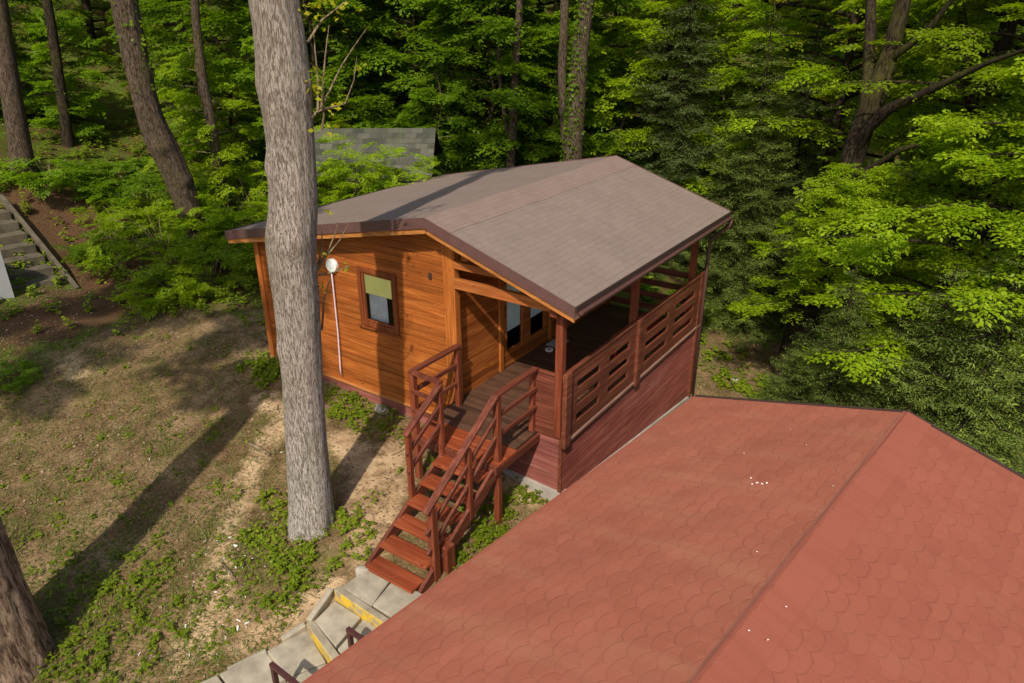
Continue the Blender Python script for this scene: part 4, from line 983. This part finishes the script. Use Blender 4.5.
T7 = big_trunk('ivy_clad_tree', [(572, 175, 20), (573, 150, 18), (575, 120, 18), (577, 90, 18), (580, 50, 17), (584, 20, 16), (587, 0, 16), (592, -40, 15)], 19.5, 'straight trunk wrapped in ivy right behind the cabin ridge', MT['barkdark'], 15, 6, 24, 110, .05,
    highcrown[0], lf=MT['leafyellow'], crown_at=.9, sc=.45)
T8 = big_trunk('beech_tree', [(509, 178, 10), (512, 150, 8), (514, 110, 8), (516, 60, 7), (519, 20, 7), (521, -20, 7)], 20.5, 'thin leaning trunk behind the middle of the cabin roof', MT['barkdark'], 17, 5, 16, 80, .05, highcrown[1], lf=MT['leafmid'], crown_at=.92, sc=.4)
T9 = big_trunk('forked_beech_tree', [(800, 330, 28), (822, 250, 26), (838, 195, 24), (848, 170, 22), (858, 140, 22), (868, 112, 21), (880, 85, 20), (890, 50, 17), (899, 20, 15), (905, -5, 14), (915, -40, 13)], 15.5, 'dark forked trunk leaning right amid the bright leaves at the upper right', MT['barkblack'], 19, 5, 28, 130, .05,
    highcrown[0], lf=MT['leafbright'], crown_at=.93, sc=.8)
T10 = big_trunk('beech_tree', [(940, 330, 20), (962, 220, 19), (978, 140, 18), (988, 95, 17), (1000, 55, 16), (1010, 20, 15), (1018, -20, 14)], 16.5, 'dark trunk close to the right edge of the picture', MT['barkblack'], 21, 5, 24, 110, .05, highcrown[1], lf=MT['leafbright'], crown_at=.93, sc=.7)
def limb(T, pxs, d, nm='limb', mat='barkblack'):
    root, P_, R_, tk = T; q = [at_depth(x, y, d+o_) for x, y, wd, o_ in pxs]; rr_ = [wd/2*np.dot(p-CAM, FW)/FOC for p, (x, y, wd, o_) in zip(q, pxs)]
    link(nm, MB().tube(q, rr_, 9, False).mesh(nm, True), MT[mat], root)
limb(T9, [(866, 116, 16, 0), (868, 80, 12, .1), (870, 40, 11, .3), (871, 0, 10, .5), (872, -40, 9, .7)], 15.5)
limb(T9, [(852, 155, 13, 0), (868, 128, 12, -.3), (890, 108, 11, -.6), (920, 95, 9, -1.0), (955, 78, 7, -1.4), (990, 62, 5, -1.8), (1030, 48, 4, -2.2)], 15.5)
limb(T9, [(888, 60, 9, 0), (910, 45, 7, -.3), (935, 22, 6, -.5), (955, -5, 5, -.7)], 15.5)
limb(T9, [(846, 178, 9, 0), (872, 168, 7, -.4), (900, 150, 6, -.8), (935, 140, 4, -1.2)], 15.5)
limb(T10, [(975, 150, 9, 0), (970, 105, 9, 0), (965, 60, 8, 0), (962, 10, 8, .1), (960, -30, 7, .1)], 16.5)
limb(T10, [(990, 95, 8, 0), (1005, 85, 7, -.3), (1030, 50, 6, -.5)], 16.5)
limb(T8, [(511, 160, 5, 0), (505, 120, 4, .2), (500, 80, 4, .3), (498, 40, 3, .4), (497, 0, 3, .5)], 20.5, 'limb', 'barkdark')
limb(T7, [(567, 150, 10, 0), (563, 110, 9, .2), (562, 70, 9, .3), (564, 30, 9, .4), (565, -10, 9, .5)], 19.5, 'limb', 'barkdark')
# twiggy shoots with yellow leaves on the near trunk
def shoots(T, pxs_list, d, leafs, seed, parent):
    mb = MB(); r = rng(seed); Cn = []; D = []
    for pl in pxs_list:
        q = [at_depth(x, y, d+.02*k) for k, (x, y) in enumerate(pl)]; mb.tube(q, list(np.linspace(.016, .004, len(q))), 5, False)
    link('shoot', mb.mesh('shoot', True), MT['barkpale'], parent)
    for x, y, n_, sp in leafs:
        for k in range(n_):
            Cn.append(at_depth(x+r.normal(0, sp), y+r.normal(0, sp), d+r.normal(0, .08))); D.append([r.normal(), r.normal(), r.normal(-.2, .5)])
    n_ = len(Cn); l_ = r.uniform(.05, .09, n_); V, F = leaves(np.array(Cn), np.array(D), unit(r.normal(0, 1, (n_, 3))+[0, -.5, 1]), l_, l_*.6)
    link('shoot_leaves', np_mesh('shoot_leaves', V, F), MT['leafyellow'], parent)
shoots(T1, [[(312, 118), (322, 105), (330, 90), (342, 65), (355, 45), (367, 28)], [(316, 112), (328, 108), (345, 104), (354, 80), (357, 55)], [(322, 108), (323, 80), (326, 50), (329, 25)], [(318, 110), (318, 80), (315, 50), (313, 20)],
    [(308, 42), (322, 20), (340, 6), (352, -4)], [(322, 130), (324, 115), (320, 100)]], dB-.1,
    [(315, 88, 26, 5), (316, 76, 12, 4), (328, 105, 10, 7), (345, 100, 4, 3), (357, 68, 4, 3), (326, 125, 8, 8), (276, 118, 2, 2), (325, 8, 26, 9), (345, 5, 14, 6), (310, 10, 10, 6)], 31, T1[0])
shoots(T1, [[(318, 270), (326, 255), (335, 235), (338, 222)], [(320, 262), (330, 252), (340, 240), (347, 226)], [(318, 268), (322, 245), (322, 228)], [(318, 275), (336, 272), (350, 265)], [(322, 330), (324, 300), (330, 278)]], dB+.1,
    [(321, 252, 8, 3), (347, 268, 4, 3), (323, 284, 8, 4), (310, 325, 3, 2), (277, 245, 3, 2), (326, 212, 3, 2)], 32, T1[0])
def ivy(T, lo, hi, n_, seed, side=None):
    root, P_, R_, tk = T; r = rng(seed); k = r.integers(int(len(P_)*lo), int(len(P_)*hi), n_); a_ = r.uniform(0, 6.28, n_) if side is None else r.normal(side, .9, n_)
    vw = unit(P_[0]-CAM); rt = unit(np.cross(vw, [0, 0, 1.])); bk = np.cross([0, 0, 1.], rt)
    off = np.cos(a_)[:, None]*rt+np.sin(a_)[:, None]*bk; l_ = r.uniform(.06, .11, n_)
    V, F = leaves(P_[k]+off*(R_[k]*r.uniform(1.0, 1.35, n_))[:, None], r.normal(0, .6, (n_, 3))+[0, 0, -.6], off+r.normal(0, .4, (n_, 3)), l_, l_*.8)
    link('ivy', np_mesh('ivy', V, F), MT['leafmid'], root)
ivy(T7, .05, .62, 1500, 5, math.pi+.4); ivy(T3, .3, .7, 420, 6, .1)

# ---- individual trees of the wood
NEARTREE = [broadleaf(101, 10.5, 4.4, 4.0, 52, .078, SP_NEAR, 10, 'n', .02, .15), broadleaf(102, 9, 4.3, 3.6, 46, .078, SP_NEAR, 10, 'n', -.01, .13)]
MIDTREE = [broadleaf(111, 12, .8, 3.6, 62, .105, SP_FINE, 9, 'm', 0, .15), broadleaf(112, 11, 1.2, 3.2, 56, .105, SP_FINE, 9, 'm', .02, .14), broadleaf(113, 13, .6, 3.8, 66, .11, SP_FINE, 9, 'm', -.01, .17)]
FIR = [spruce(121, 6.5, 2.6, .30, .095), spruce(122, 9.0, 2.6, .40, .115, .45)]
YOUNG = [broadleaf(131, 5, .5, 1.7, 30, .08, SP_NEAR, 8, 'y', .02, .05), broadleaf(132, 4.2, .4, 1.5, 28, .08, SP_NEAR, 8, 'y', -.02, .05)]
BK, BP = MT['barkblack'], MT['barkpale']
GB = 'leafy beeches of the wood'
def spot(px, d):
    q = at_depth(px, 300, d); return float(q[0]), float(q[1])
def wood_tree(meshes, px, d, rz, sc, lf, label, name='beech_tree', cat='tree', group=GB, bk=None, dz=0.0, tilt=(0, 0)):
    x, y = spot(px, d); return plant_tree(meshes, name, (x, y, float(gz(x, y))-.05+dz), rz, sc, label, cat, group, bk or BK, lf, tilt=tilt)
LB, LM, LD, LY = MT['leafbright'], MT['leafmid'], MT['leafdark'], MT['leafyellow']
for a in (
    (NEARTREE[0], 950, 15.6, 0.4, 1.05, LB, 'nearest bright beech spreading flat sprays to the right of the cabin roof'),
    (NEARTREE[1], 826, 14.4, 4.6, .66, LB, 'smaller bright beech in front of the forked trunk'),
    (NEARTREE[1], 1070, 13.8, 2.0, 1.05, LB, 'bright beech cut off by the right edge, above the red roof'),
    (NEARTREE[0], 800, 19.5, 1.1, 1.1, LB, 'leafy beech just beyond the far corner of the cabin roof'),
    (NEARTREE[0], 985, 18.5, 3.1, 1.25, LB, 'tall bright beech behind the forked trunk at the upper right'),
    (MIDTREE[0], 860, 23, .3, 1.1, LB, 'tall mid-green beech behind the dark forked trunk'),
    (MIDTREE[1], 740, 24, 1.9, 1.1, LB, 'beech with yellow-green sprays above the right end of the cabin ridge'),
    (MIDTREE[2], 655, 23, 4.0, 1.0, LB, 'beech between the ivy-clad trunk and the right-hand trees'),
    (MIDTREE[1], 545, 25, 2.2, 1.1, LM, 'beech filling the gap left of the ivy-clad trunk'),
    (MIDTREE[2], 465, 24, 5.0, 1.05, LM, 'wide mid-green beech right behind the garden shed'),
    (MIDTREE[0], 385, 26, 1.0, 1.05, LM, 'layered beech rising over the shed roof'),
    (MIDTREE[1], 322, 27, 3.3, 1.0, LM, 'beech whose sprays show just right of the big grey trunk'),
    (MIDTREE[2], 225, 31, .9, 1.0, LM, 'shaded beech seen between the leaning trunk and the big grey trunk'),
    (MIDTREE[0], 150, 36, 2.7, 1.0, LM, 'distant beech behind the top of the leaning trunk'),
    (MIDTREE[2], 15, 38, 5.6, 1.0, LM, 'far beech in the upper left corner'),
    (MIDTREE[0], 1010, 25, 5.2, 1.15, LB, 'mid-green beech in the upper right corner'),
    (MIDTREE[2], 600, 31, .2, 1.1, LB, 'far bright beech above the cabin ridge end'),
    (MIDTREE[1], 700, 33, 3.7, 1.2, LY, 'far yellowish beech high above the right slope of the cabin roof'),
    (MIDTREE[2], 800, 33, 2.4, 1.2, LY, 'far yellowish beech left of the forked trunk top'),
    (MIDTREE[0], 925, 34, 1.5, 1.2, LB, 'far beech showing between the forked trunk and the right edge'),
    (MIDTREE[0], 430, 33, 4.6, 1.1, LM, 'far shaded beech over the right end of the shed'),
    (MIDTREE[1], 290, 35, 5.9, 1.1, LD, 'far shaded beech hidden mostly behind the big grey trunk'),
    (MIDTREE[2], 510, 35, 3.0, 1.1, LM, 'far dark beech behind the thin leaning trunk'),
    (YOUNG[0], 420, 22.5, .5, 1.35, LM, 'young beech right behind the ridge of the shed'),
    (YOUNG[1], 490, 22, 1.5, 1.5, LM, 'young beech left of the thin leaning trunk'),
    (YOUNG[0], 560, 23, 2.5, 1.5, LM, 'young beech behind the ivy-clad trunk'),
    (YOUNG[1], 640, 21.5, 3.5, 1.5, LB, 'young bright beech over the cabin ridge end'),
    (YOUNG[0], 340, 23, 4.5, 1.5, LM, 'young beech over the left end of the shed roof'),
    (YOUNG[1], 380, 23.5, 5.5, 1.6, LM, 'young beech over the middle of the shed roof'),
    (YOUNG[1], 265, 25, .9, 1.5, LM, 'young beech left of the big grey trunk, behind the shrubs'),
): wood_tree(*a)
GF = 'spruces beyond the cabin and the red roof'
NE, ND = MT['needle'], MT['needledark']
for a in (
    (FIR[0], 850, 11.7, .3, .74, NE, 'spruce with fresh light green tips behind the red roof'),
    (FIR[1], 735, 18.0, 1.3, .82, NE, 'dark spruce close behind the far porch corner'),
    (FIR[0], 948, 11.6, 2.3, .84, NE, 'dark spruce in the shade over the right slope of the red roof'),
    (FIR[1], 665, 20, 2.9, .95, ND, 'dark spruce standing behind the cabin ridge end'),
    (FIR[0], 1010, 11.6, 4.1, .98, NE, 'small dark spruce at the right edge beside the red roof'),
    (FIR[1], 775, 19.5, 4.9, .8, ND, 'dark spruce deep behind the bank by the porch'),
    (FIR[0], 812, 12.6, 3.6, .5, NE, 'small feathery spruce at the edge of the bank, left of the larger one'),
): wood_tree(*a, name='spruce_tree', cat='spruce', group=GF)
GS = 'thin saplings on the wooded slope'
for k, (px, d, rz, sc, lf, lab) in enumerate((
    (22, 30, .2, 1.0, LM, 'pale thin sapling left of the dark slender trunk'), (40, 29, 1.9, 1.1, LM, 'pale sapling touching the dark slender trunk'), (90, 29, 3.0, 1.0, LM, 'pale sapling midway between the slender and the leaning trunk'),
    (108, 28, 4.1, .9, LM, 'short pale sapling just left of the leaning trunk'), (243, 22, 5.0, .9, LB, 'sapling with bright leaves between the slim trunk and the big grey trunk'),
    (345, 21.5, 1.0, .8, LB, 'bright sapling in front of the shed roof'), (452, 20.5, 2.2, .75, LM, 'sapling at the right end of the shed'), (602, 22, 3.3, 1.0, LM, 'sapling right of the ivy-clad trunk'),
    (545, 22, 4.4, 1.0, LM, 'sapling left of the ivy-clad trunk'), (700, 21, .7, 1.1, LB, 'sapling peeping over the right slope of the cabin roof'))):
    wood_tree(YOUNG[k % 2], px, d, rz, sc, lf, lab, 'sapling', 'sapling', GS, BP, tilt=(.06*math.sin(k*2.1), .08*math.cos(k*1.3)))

# ---- shrubs
SHR = [shrub_mesh(141, 1.3, 1.15, 85, .068, SP_NEAR), shrub_mesh(142, 1.0, .85, 62, .068, SP_NEAR), shrub_mesh(143, 1.5, 1.5, 100, .07, SP_NEAR), shrub_mesh(144, 1.25, 3.3, 130, .075, SP_NEAR)]
GU = 'leafy shrubs along the foot of the slope'
def shrub(k, px, py, rz, sc, lf, label, dz=0.0, group=GU):
    x, y = ground_xy(px, py); return plant_tree(SHR[k], 'shrub', (float(x), float(y), float(gz(x, y))+dz), rz, sc, label, 'shrub', group, BP, lf, 'foliage', 'stem')
for a in (
    (0, 210, 285, .3, .95, LB, 'bright shrub closest to the left end of the cabin eave'), (1, 175, 300, 1.2, .9, LB, 'low bright shrub at the front of the thicket, edge of the bare yard'),
    (2, 165, 262, 2.2, .95, LB, 'large bright shrub right under the leaning trunk'), (0, 125, 262, 3.4, .8, LM, 'shrub left of the leaning trunk base'),
    (1, 118, 222, 4.1, .8, LB, 'shrub above the bare bank, left of the leaning trunk'), (2, 232, 245, 5.0, .9, LB, 'shrub at the foot of the slim grey trunk'),
    (0, 92, 190, .9, .8, LM, 'shrub between the smooth and the leaning trunks'), (1, 50, 188, 1.7, 1.0, LM, 'low shrub right of the smooth trunk at the left edge'),
    (2, 255, 222, 2.7, 1.0, LB, 'shrub beside the big grey trunk above the eave'), (0, 140, 200, 3.8, 1.0, LM, 'shrub on the slope behind the leaning trunk'),
    (1, 215, 205, 4.8, 1.0, LB, 'shrub behind the slim grey trunk'), (0, 8, 385, 5.5, .35, LM, 'small shrub at the left edge by the bare yard'),
): shrub(*a)
for k, (px, d, sc, lf, lab) in enumerate(((333, 17.0, .88, LB, 'tall bright shrub before the left end of the shed'), (368, 16.6, .86, LB, 'tall bright shrub before the middle of the shed'), (410, 16.6, .80, LB, 'tall bright shrub before the right half of the shed'),
    (440, 18.5, 1.0, LM, 'shrub by the open right end of the shed'), (480, 18.5, .95, LM, 'shrub over the cabin roof between shed and thin trunk'), (535, 18.6, .95, LM, 'shrub over the cabin roof between the thin and the ivy-clad trunks'), (605, 18.4, .9, LM, 'shrub over the cabin roof right of the ivy-clad trunk'),
    (295, 18.2, 1.1, LB, 'bright shrub peeking out at the big grey trunk near the shed'))):
    x, y = spot(px, d); plant_tree(SHR[3 if k < 3 else k % 3], 'shrub', (x, y, float(gz(x, y))+.15), k*1.3, sc, lab, 'shrub', 'shrubs behind the cabin roof', BP, lf, 'foliage', 'stem')
for k, (px, py, sc, lf, lab) in enumerate(((785, 408, .5, LM, 'low shrub at the red roof edge under the spruces'), (716, 318, .4, LM, 'small shrub on the bank close to the porch corner'))):
    shrub(k, px, py, k*2.0, sc, lf, lab, 0, 'shrubs on the bank behind the porch')

# ---- the wood beyond, which reads as one mass
r = rng(77); VV = []; FF = []; n0 = 0; pos = []; yaw = []; pit = []; siz = []
for k in range(2600):
    px = r.uniform(-140, 1160); d = r.uniform(36, 62); q = at_depth(px, 300, d); z0 = float(gz(q[0], q[1])); h = r.uniform(.2, 1)**.8*13
    pos.append((q[0], q[1], z0+h)); yaw.append(r.uniform(0, 6.28)); pit.append(r.normal(0, .2)); siz.append(r.uniform(1.8, 3.6))
V, F = put_sprays(r, spray_set(15, 6, .18, .55), pos, yaw, pit, siz, .42)
tag(link('far_wood', np_mesh('far_wood', V, F), LM), 'dark distant wood closing the view behind the trees', 'wood', kind='stuff')

# ---- ground plants, litter
def herb_patch(name, pts, n_each, spread, hgt, leaf, mat, seed, label, mask=None):
    r = rng(seed); X = []; Y = []
    for (x, y), n_, s_ in zip(pts, n_each, spread):
        nc = max(1, n_//9); cx = r.normal(x, s_, nc); cy = r.normal(y, s_, nc); ci = r.integers(nc, size=n_); cs = r.uniform(.02, .11, nc)[ci]
        X.append(cx[ci]+r.normal(0, 1, n_)*cs); Y.append(cy[ci]+r.normal(0, 1, n_)*cs)
    X = np.concatenate(X); Y = np.concatenate(Y)
    if mask is not None: k = mask(X, Y); X, Y = X[k], Y[k]
    Z = gz(X, Y); n_ = len(X); m_ = 4; h = r.uniform(.15, 1, n_)**1.3*hgt
    Cn = np.repeat(np.stack([X, Y, Z+h], 1), m_, 0); a_ = np.tile(np.arange(m_)*2.4, n_)+np.repeat(r.uniform(0, 6, n_), m_)
    D = np.stack([np.cos(a_), np.sin(a_), r.normal(-.05, .25, n_*m_)], 1); l_ = leaf*r.uniform(.6, 1.25, n_*m_)
    V, F = leaves(Cn, D, np.tile([0, 0, 1.], (n_*m_, 1))+r.normal(0, .25, (n_*m_, 3)), l_, l_*.72)
    return tag(link(name, np_mesh(name, V, F), mat), label, 'ground cover', kind='stuff')
def off_build(X, Y):
    return ~((X > -W-.05) & (X < .1) & (Y > -.02) & (Y < DEEP)) & ~((X > -1.32) & (X < -.4) & (Y < -2.2) & (Y > -3.0)) & ~((X > -1.55) & (X < -.4) & (Y < -2.75) & (Y > -5))
def pxy(l): return [ground_xy(a, b) for a, b in l]
L1 = [(285, 520), (265, 540), (300, 555), (290, 585), (275, 570), (335, 530), (345, 520), (318, 560), (268, 505), (280, 495), (300, 600), (330, 575), (350, 575), (260, 555), (345, 540)]
herb_patch('ground_cover', pxy(L1), [78]*8+[40]*7, [.19]*15, .15, .048, MT['herb'], 201, 'bright leafy ground cover round the foot of the big grey trunk', off_build)
L2 = [(335, 398), (345, 402), (355, 410), (365, 415), (350, 420), (340, 412), (330, 390), (375, 420), (385, 428), (372, 430), (400, 425), (415, 440), (425, 470), (440, 440)]
herb_patch('ground_cover', pxy(L2), [70]*8+[36]*6, [.19]*14, .12, .044, MT['herb'], 202, 'bright leafy ground cover along the foot of the gable wall', off_build)
L3 = [(262, 365), (268, 372), (272, 380), (258, 372)]
herb_patch('ground_cover', pxy(L3), [60]*4, [.16]*4, .13, .07, MT['herb'], 203, 'small clump of green ground cover at the cabin left corner', off_build)
L4 = [(480, 525), (500, 512), (515, 505), (470, 545), (490, 540), (465, 555), (525, 498), (505, 525)]
herb_patch('ground_cover', pxy(L4), [50]*8, [.17]*8, .12, .05, MT['herb'], 204, 'leafy ground cover between the staircase and the red roof', off_build)
L5 = [(40, 660), (70, 640), (95, 625), (120, 600), (140, 585), (160, 575), (90, 660), (130, 640), (110, 580), (150, 610), (60, 675), (130, 670), (20, 680), (85, 605), (175, 600)]
herb_patch('ground_cover', pxy(L5), [52]*15, [.34]*15, .11, .046, MT['herb'], 205, 'leafy ground cover at the foot of the furrowed trunk in the lower left corner', off_build)
L6 = [(730, 375), (745, 390), (715, 360), (760, 400), (700, 350), (770, 385), (720, 392), (742, 365)]
herb_patch('ground_cover', pxy(L6), [60]*8, [.28]*8, .12, .07, MT['herb'], 206, 'patchy weeds on the sandy bank behind the porch', off_build)
r = rng(300); xs = []; ys = []
for k in range(150):
    px, py = r.uniform(-20, 260), r.uniform(330, 690); x, y = ground_xy(px, py); xs.append((x, y))
herb_patch('weeds', xs, [8]*150, [.12]*150, .06, .04, MT['herb'], 301, 'scattered small weeds across the trodden yard', off_build)
r = rng(302); xs = []
for k in range(420):
    px, py = r.uniform(-20, 300), r.uniform(40, 320)
    x, y = ground_xy(px, py)
    if woodness(np.array(x), np.array(y)) > .4 and not (30 < px < 135 and 185 < py < 320 and r.uniform() < .94): xs.append((x, y))
herb_patch('undergrowth', xs, [26]*len(xs), [.5]*len(xs), .28, .075, MT['herb'], 303, 'green undergrowth covering the wooded slope on the left', off_build)
r = rng(304); xs = []
for k in range(260):
    px, py = r.uniform(330, 1040), r.uniform(120, 420); d = r.uniform(13, 30); q = at_depth(px, py, d)
    if q[1] > 6.5 or q[0] > 2.5: xs.append((q[0], q[1]))
herb_patch('undergrowth', xs, [24]*len(xs), [.6]*len(xs), .4, .14, MT['leafmid'], 305, 'shaded undergrowth below the trees behind the cabin', lambda X, Y: off_build(X, Y) & ((Y > 6) | (X > 7.5)) & (np.hypot((X-.9)/1.9, (Y-7.0)/2.9) > 1))
# grass blades
r = rng(401); X = []; Y = []
for k in range(1100):
    px, py = r.uniform(-10, 330), r.uniform(330, 690); x, y = ground_xy(px, py); n_ = r.integers(8, 26); X.append(r.normal(x, .10, n_)); Y.append(r.normal(y, .10, n_))
X = np.concatenate(X); Y = np.concatenate(Y); k = off_build(X, Y); X, Y = X[k], Y[k]; n_ = len(X); a_ = r.uniform(0, 6.28, n_); l_ = r.uniform(.05, .13, n_)
V, F = leaves(np.stack([X, Y, gz(X, Y)-.005], 1), np.stack([np.cos(a_)*.8, np.sin(a_)*.8, r.uniform(.3, 1, n_)], 1), np.stack([-np.cos(a_)*.5, -np.sin(a_)*.5, np.ones(n_)], 1), l_, np.full(n_, .010))
tag(link('grass', np_mesh('grass', V, F), MT['grass']), 'thin tufts of grass in the yard', 'grass', kind='stuff')
# fallen leaves over yard and slope
r = rng(402); X = np.concatenate([r.uniform(-14, 1, 26000), r.uniform(-22, -6, 9000), r.uniform(-.5, 4, 3000)]); Y = np.concatenate([r.uniform(-7.5, 3, 26000), r.uniform(-5, 8, 9000), r.uniform(5.2, 9, 3000)])
k = off_build(X, Y) & (np.sin(X*1.7+np.sin(Y*1.3)*2)+np.sin(Y*2.1+X*.6)+r.normal(0, .9, len(X)) > -.2); X, Y = X[k], Y[k]; n_ = len(X); a_ = r.uniform(0, 6.28, n_); l_ = r.uniform(.02, .065, n_)
V, F = leaves(np.stack([X, Y, gz(X, Y)+r.uniform(.004, .02, n_)], 1), np.stack([np.cos(a_), np.sin(a_), r.normal(0, .25, n_)], 1), np.stack([r.normal(0, .35, n_), r.normal(0, .35, n_), np.ones(n_)], 1), l_, l_*.6)
tag(link('leaf_litter', np_mesh('leaf_litter', V, F), MT['deadleaf']), 'brown fallen leaves strewn over yard and slope', 'leaf litter', kind='stuff')
# twigs, white chips and stones
tw = MB(); r = rng(403)
for k in range(170):
    px, py = r.uniform(0, 400), r.uniform(330, 690); x, y = ground_xy(px, py)
    if not off_build(np.array([x]), np.array([y]))[0]: continue
    z = float(gz(x, y))+.012; a_ = r.uniform(0, 6.28); l_ = r.uniform(.06, .28); tw.tube([(x, y, z), (x+math.cos(a_)*l_*.5, y+math.sin(a_)*l_*.5, z+r.uniform(0, .02)), (x+math.cos(a_+.2)*l_, y+math.sin(a_+.2)*l_, z+.004)], [.006, .006, .003], 4)
tag(tw.build('twigs', MT['barkpale']), 'dead twigs lying about the yard', 'twigs', kind='stuff')
ch = MB()
for px, py, s_ in [(235, 548, .05), (224, 562, .035), (236, 568, .03), (243, 569, .025), (238, 630, .04), (248, 626, .04), (239, 622, .03), (207, 600, .02), (190, 658, .03), (230, 540, .03), (246, 600, .02), (256, 470, .02), (282, 455, .02), (217, 596, .025), (226, 640, .02), (140, 655, .03), (186, 628, .03), (205, 648, .02), (150, 462, .02)]+[(r.uniform(190, 270), r.uniform(530, 670), r.uniform(.005, .011)) for _ in range(45)]:
    x, y = ground_xy(px, py); z = float(gz(x, y))+.012; a_ = r.uniform(0, 6.28); e1 = np.array([math.cos(a_), math.sin(a_), .1])*s_; s_ = s_*.75; e2 = np.array([-math.sin(a_), math.cos(a_), .15])*s_*r.uniform(.2, .5); c = np.array([x, y, z])
    ch.prism([c-e1-e2*.6, c+e1*.8-e2, c+e1+e2*.7, c-e1*.5+e2], (0, 0, .012))
tag(ch.build('wood_chips', MT['litter']), 'whitish chips and paper scraps on the bare soil', 'chips', kind='stuff')
sb = MB(); r = rng(405)
for k in range(120):
    px, py = (r.uniform(150, 420), r.uniform(390, 680)) if k < 90 else (r.uniform(690, 780), r.uniform(330, 400)); x, y = ground_xy(px, py)
    if not off_build(np.array([x]), np.array([y]))[0]: continue
    s_ = r.uniform(.01, .03); z = float(gz(x, y)); pts = [(x+s_*math.cos(t)*r.uniform(.7, 1.1), y+s_*.8*math.sin(t)*r.uniform(.7, 1.1)) for t in np.arange(6)*1.047]
    n0 = len(sb.v); sb.v += [(a, b, z-.01) for a, b in pts]+[(x+(a-x)*.6, y+(b-y)*.6, z+s_*.6) for a, b in pts]; sb.f += [tuple(n0+6+q for q in range(6))]+[(n0+q, n0+(q+1) % 6, n0+6+(q+1) % 6, n0+6+q) for q in range(6)]
tag(sb.build('pebbles', MT['pebble'], None, 0, True), 'pebbles in the yard soil', 'pebbles', kind='stuff')
def rock(px, py, a, b, h, lab, nm='flat_stone', rz=0.0, seed=1):
    x, y = ground_xy(px, py); z = float(gz(x, y)); r = rng(seed); mb = MB(); n_ = 12; rings = ((1, -.05), (1.0, h*.5), (.8, h), (.35, h*1.12))
    for k, (f, zz) in enumerate(rings):
        for j in range(n_):
            t = j*2*math.pi/n_; u = a*f*math.cos(t)*r.uniform(.85, 1.1); v = b*f*math.sin(t)*r.uniform(.85, 1.1); mb.v.append((x+u*math.cos(rz)-v*math.sin(rz), y+u*math.sin(rz)+v*math.cos(rz), z+zz))
    for k in range(len(rings)-1):
        for j in range(n_): mb.f.append((k*n_+j, k*n_+(j+1) % n_, (k+1)*n_+(j+1) % n_, (k+1)*n_+j))
    mb.f.append(tuple((len(rings)-1)*n_+j for j in range(n_))); tag(mb.build(nm, MT['stone'], None, 0, True), lab, 'stone', 'stones lying in the yard')
rock(382, 411, .17, .09, .06, 'flat stone by the gable wall under the window', rz=-.2, seed=3)
rock(363, 574, .10, .07, .07, 'small stone beside the bottom of the staircase', rz=.5, seed=4)
rock(735, 382, .10, .07, .06, 'pale stone on the bank behind the porch', rz=.5, seed=5)
def log(px0, py0, px1, py1, rad, lab):
    x0, y0 = ground_xy(px0, py0); x1, y1 = ground_xy(px1, py1); z0 = float(gz(x0, y0))+rad*.5; z1 = float(gz(x1, y1))+rad*.5; xm, ym = (x0+x1)/2+.05, (y0+y1)/2
    tag(MB().tube([(x0, y0, z0), (xm, ym, float(gz(xm, ym))+rad*.8), (x1, y1, z1)], [rad*.6, rad, rad*.8], 10).build('tree_root', MT['barkpale'], None, 0, True), lab, 'root', 'roots and sticks in the yard')
log(242, 442, 270, 456, .035, 'pale root surfacing left of the big grey trunk'); log(222, 565, 236, 583, .025, 'dark stick among the white chips'); log(146, 660, 178, 652, .022, 'pale stick near the bottom edge of the picture')
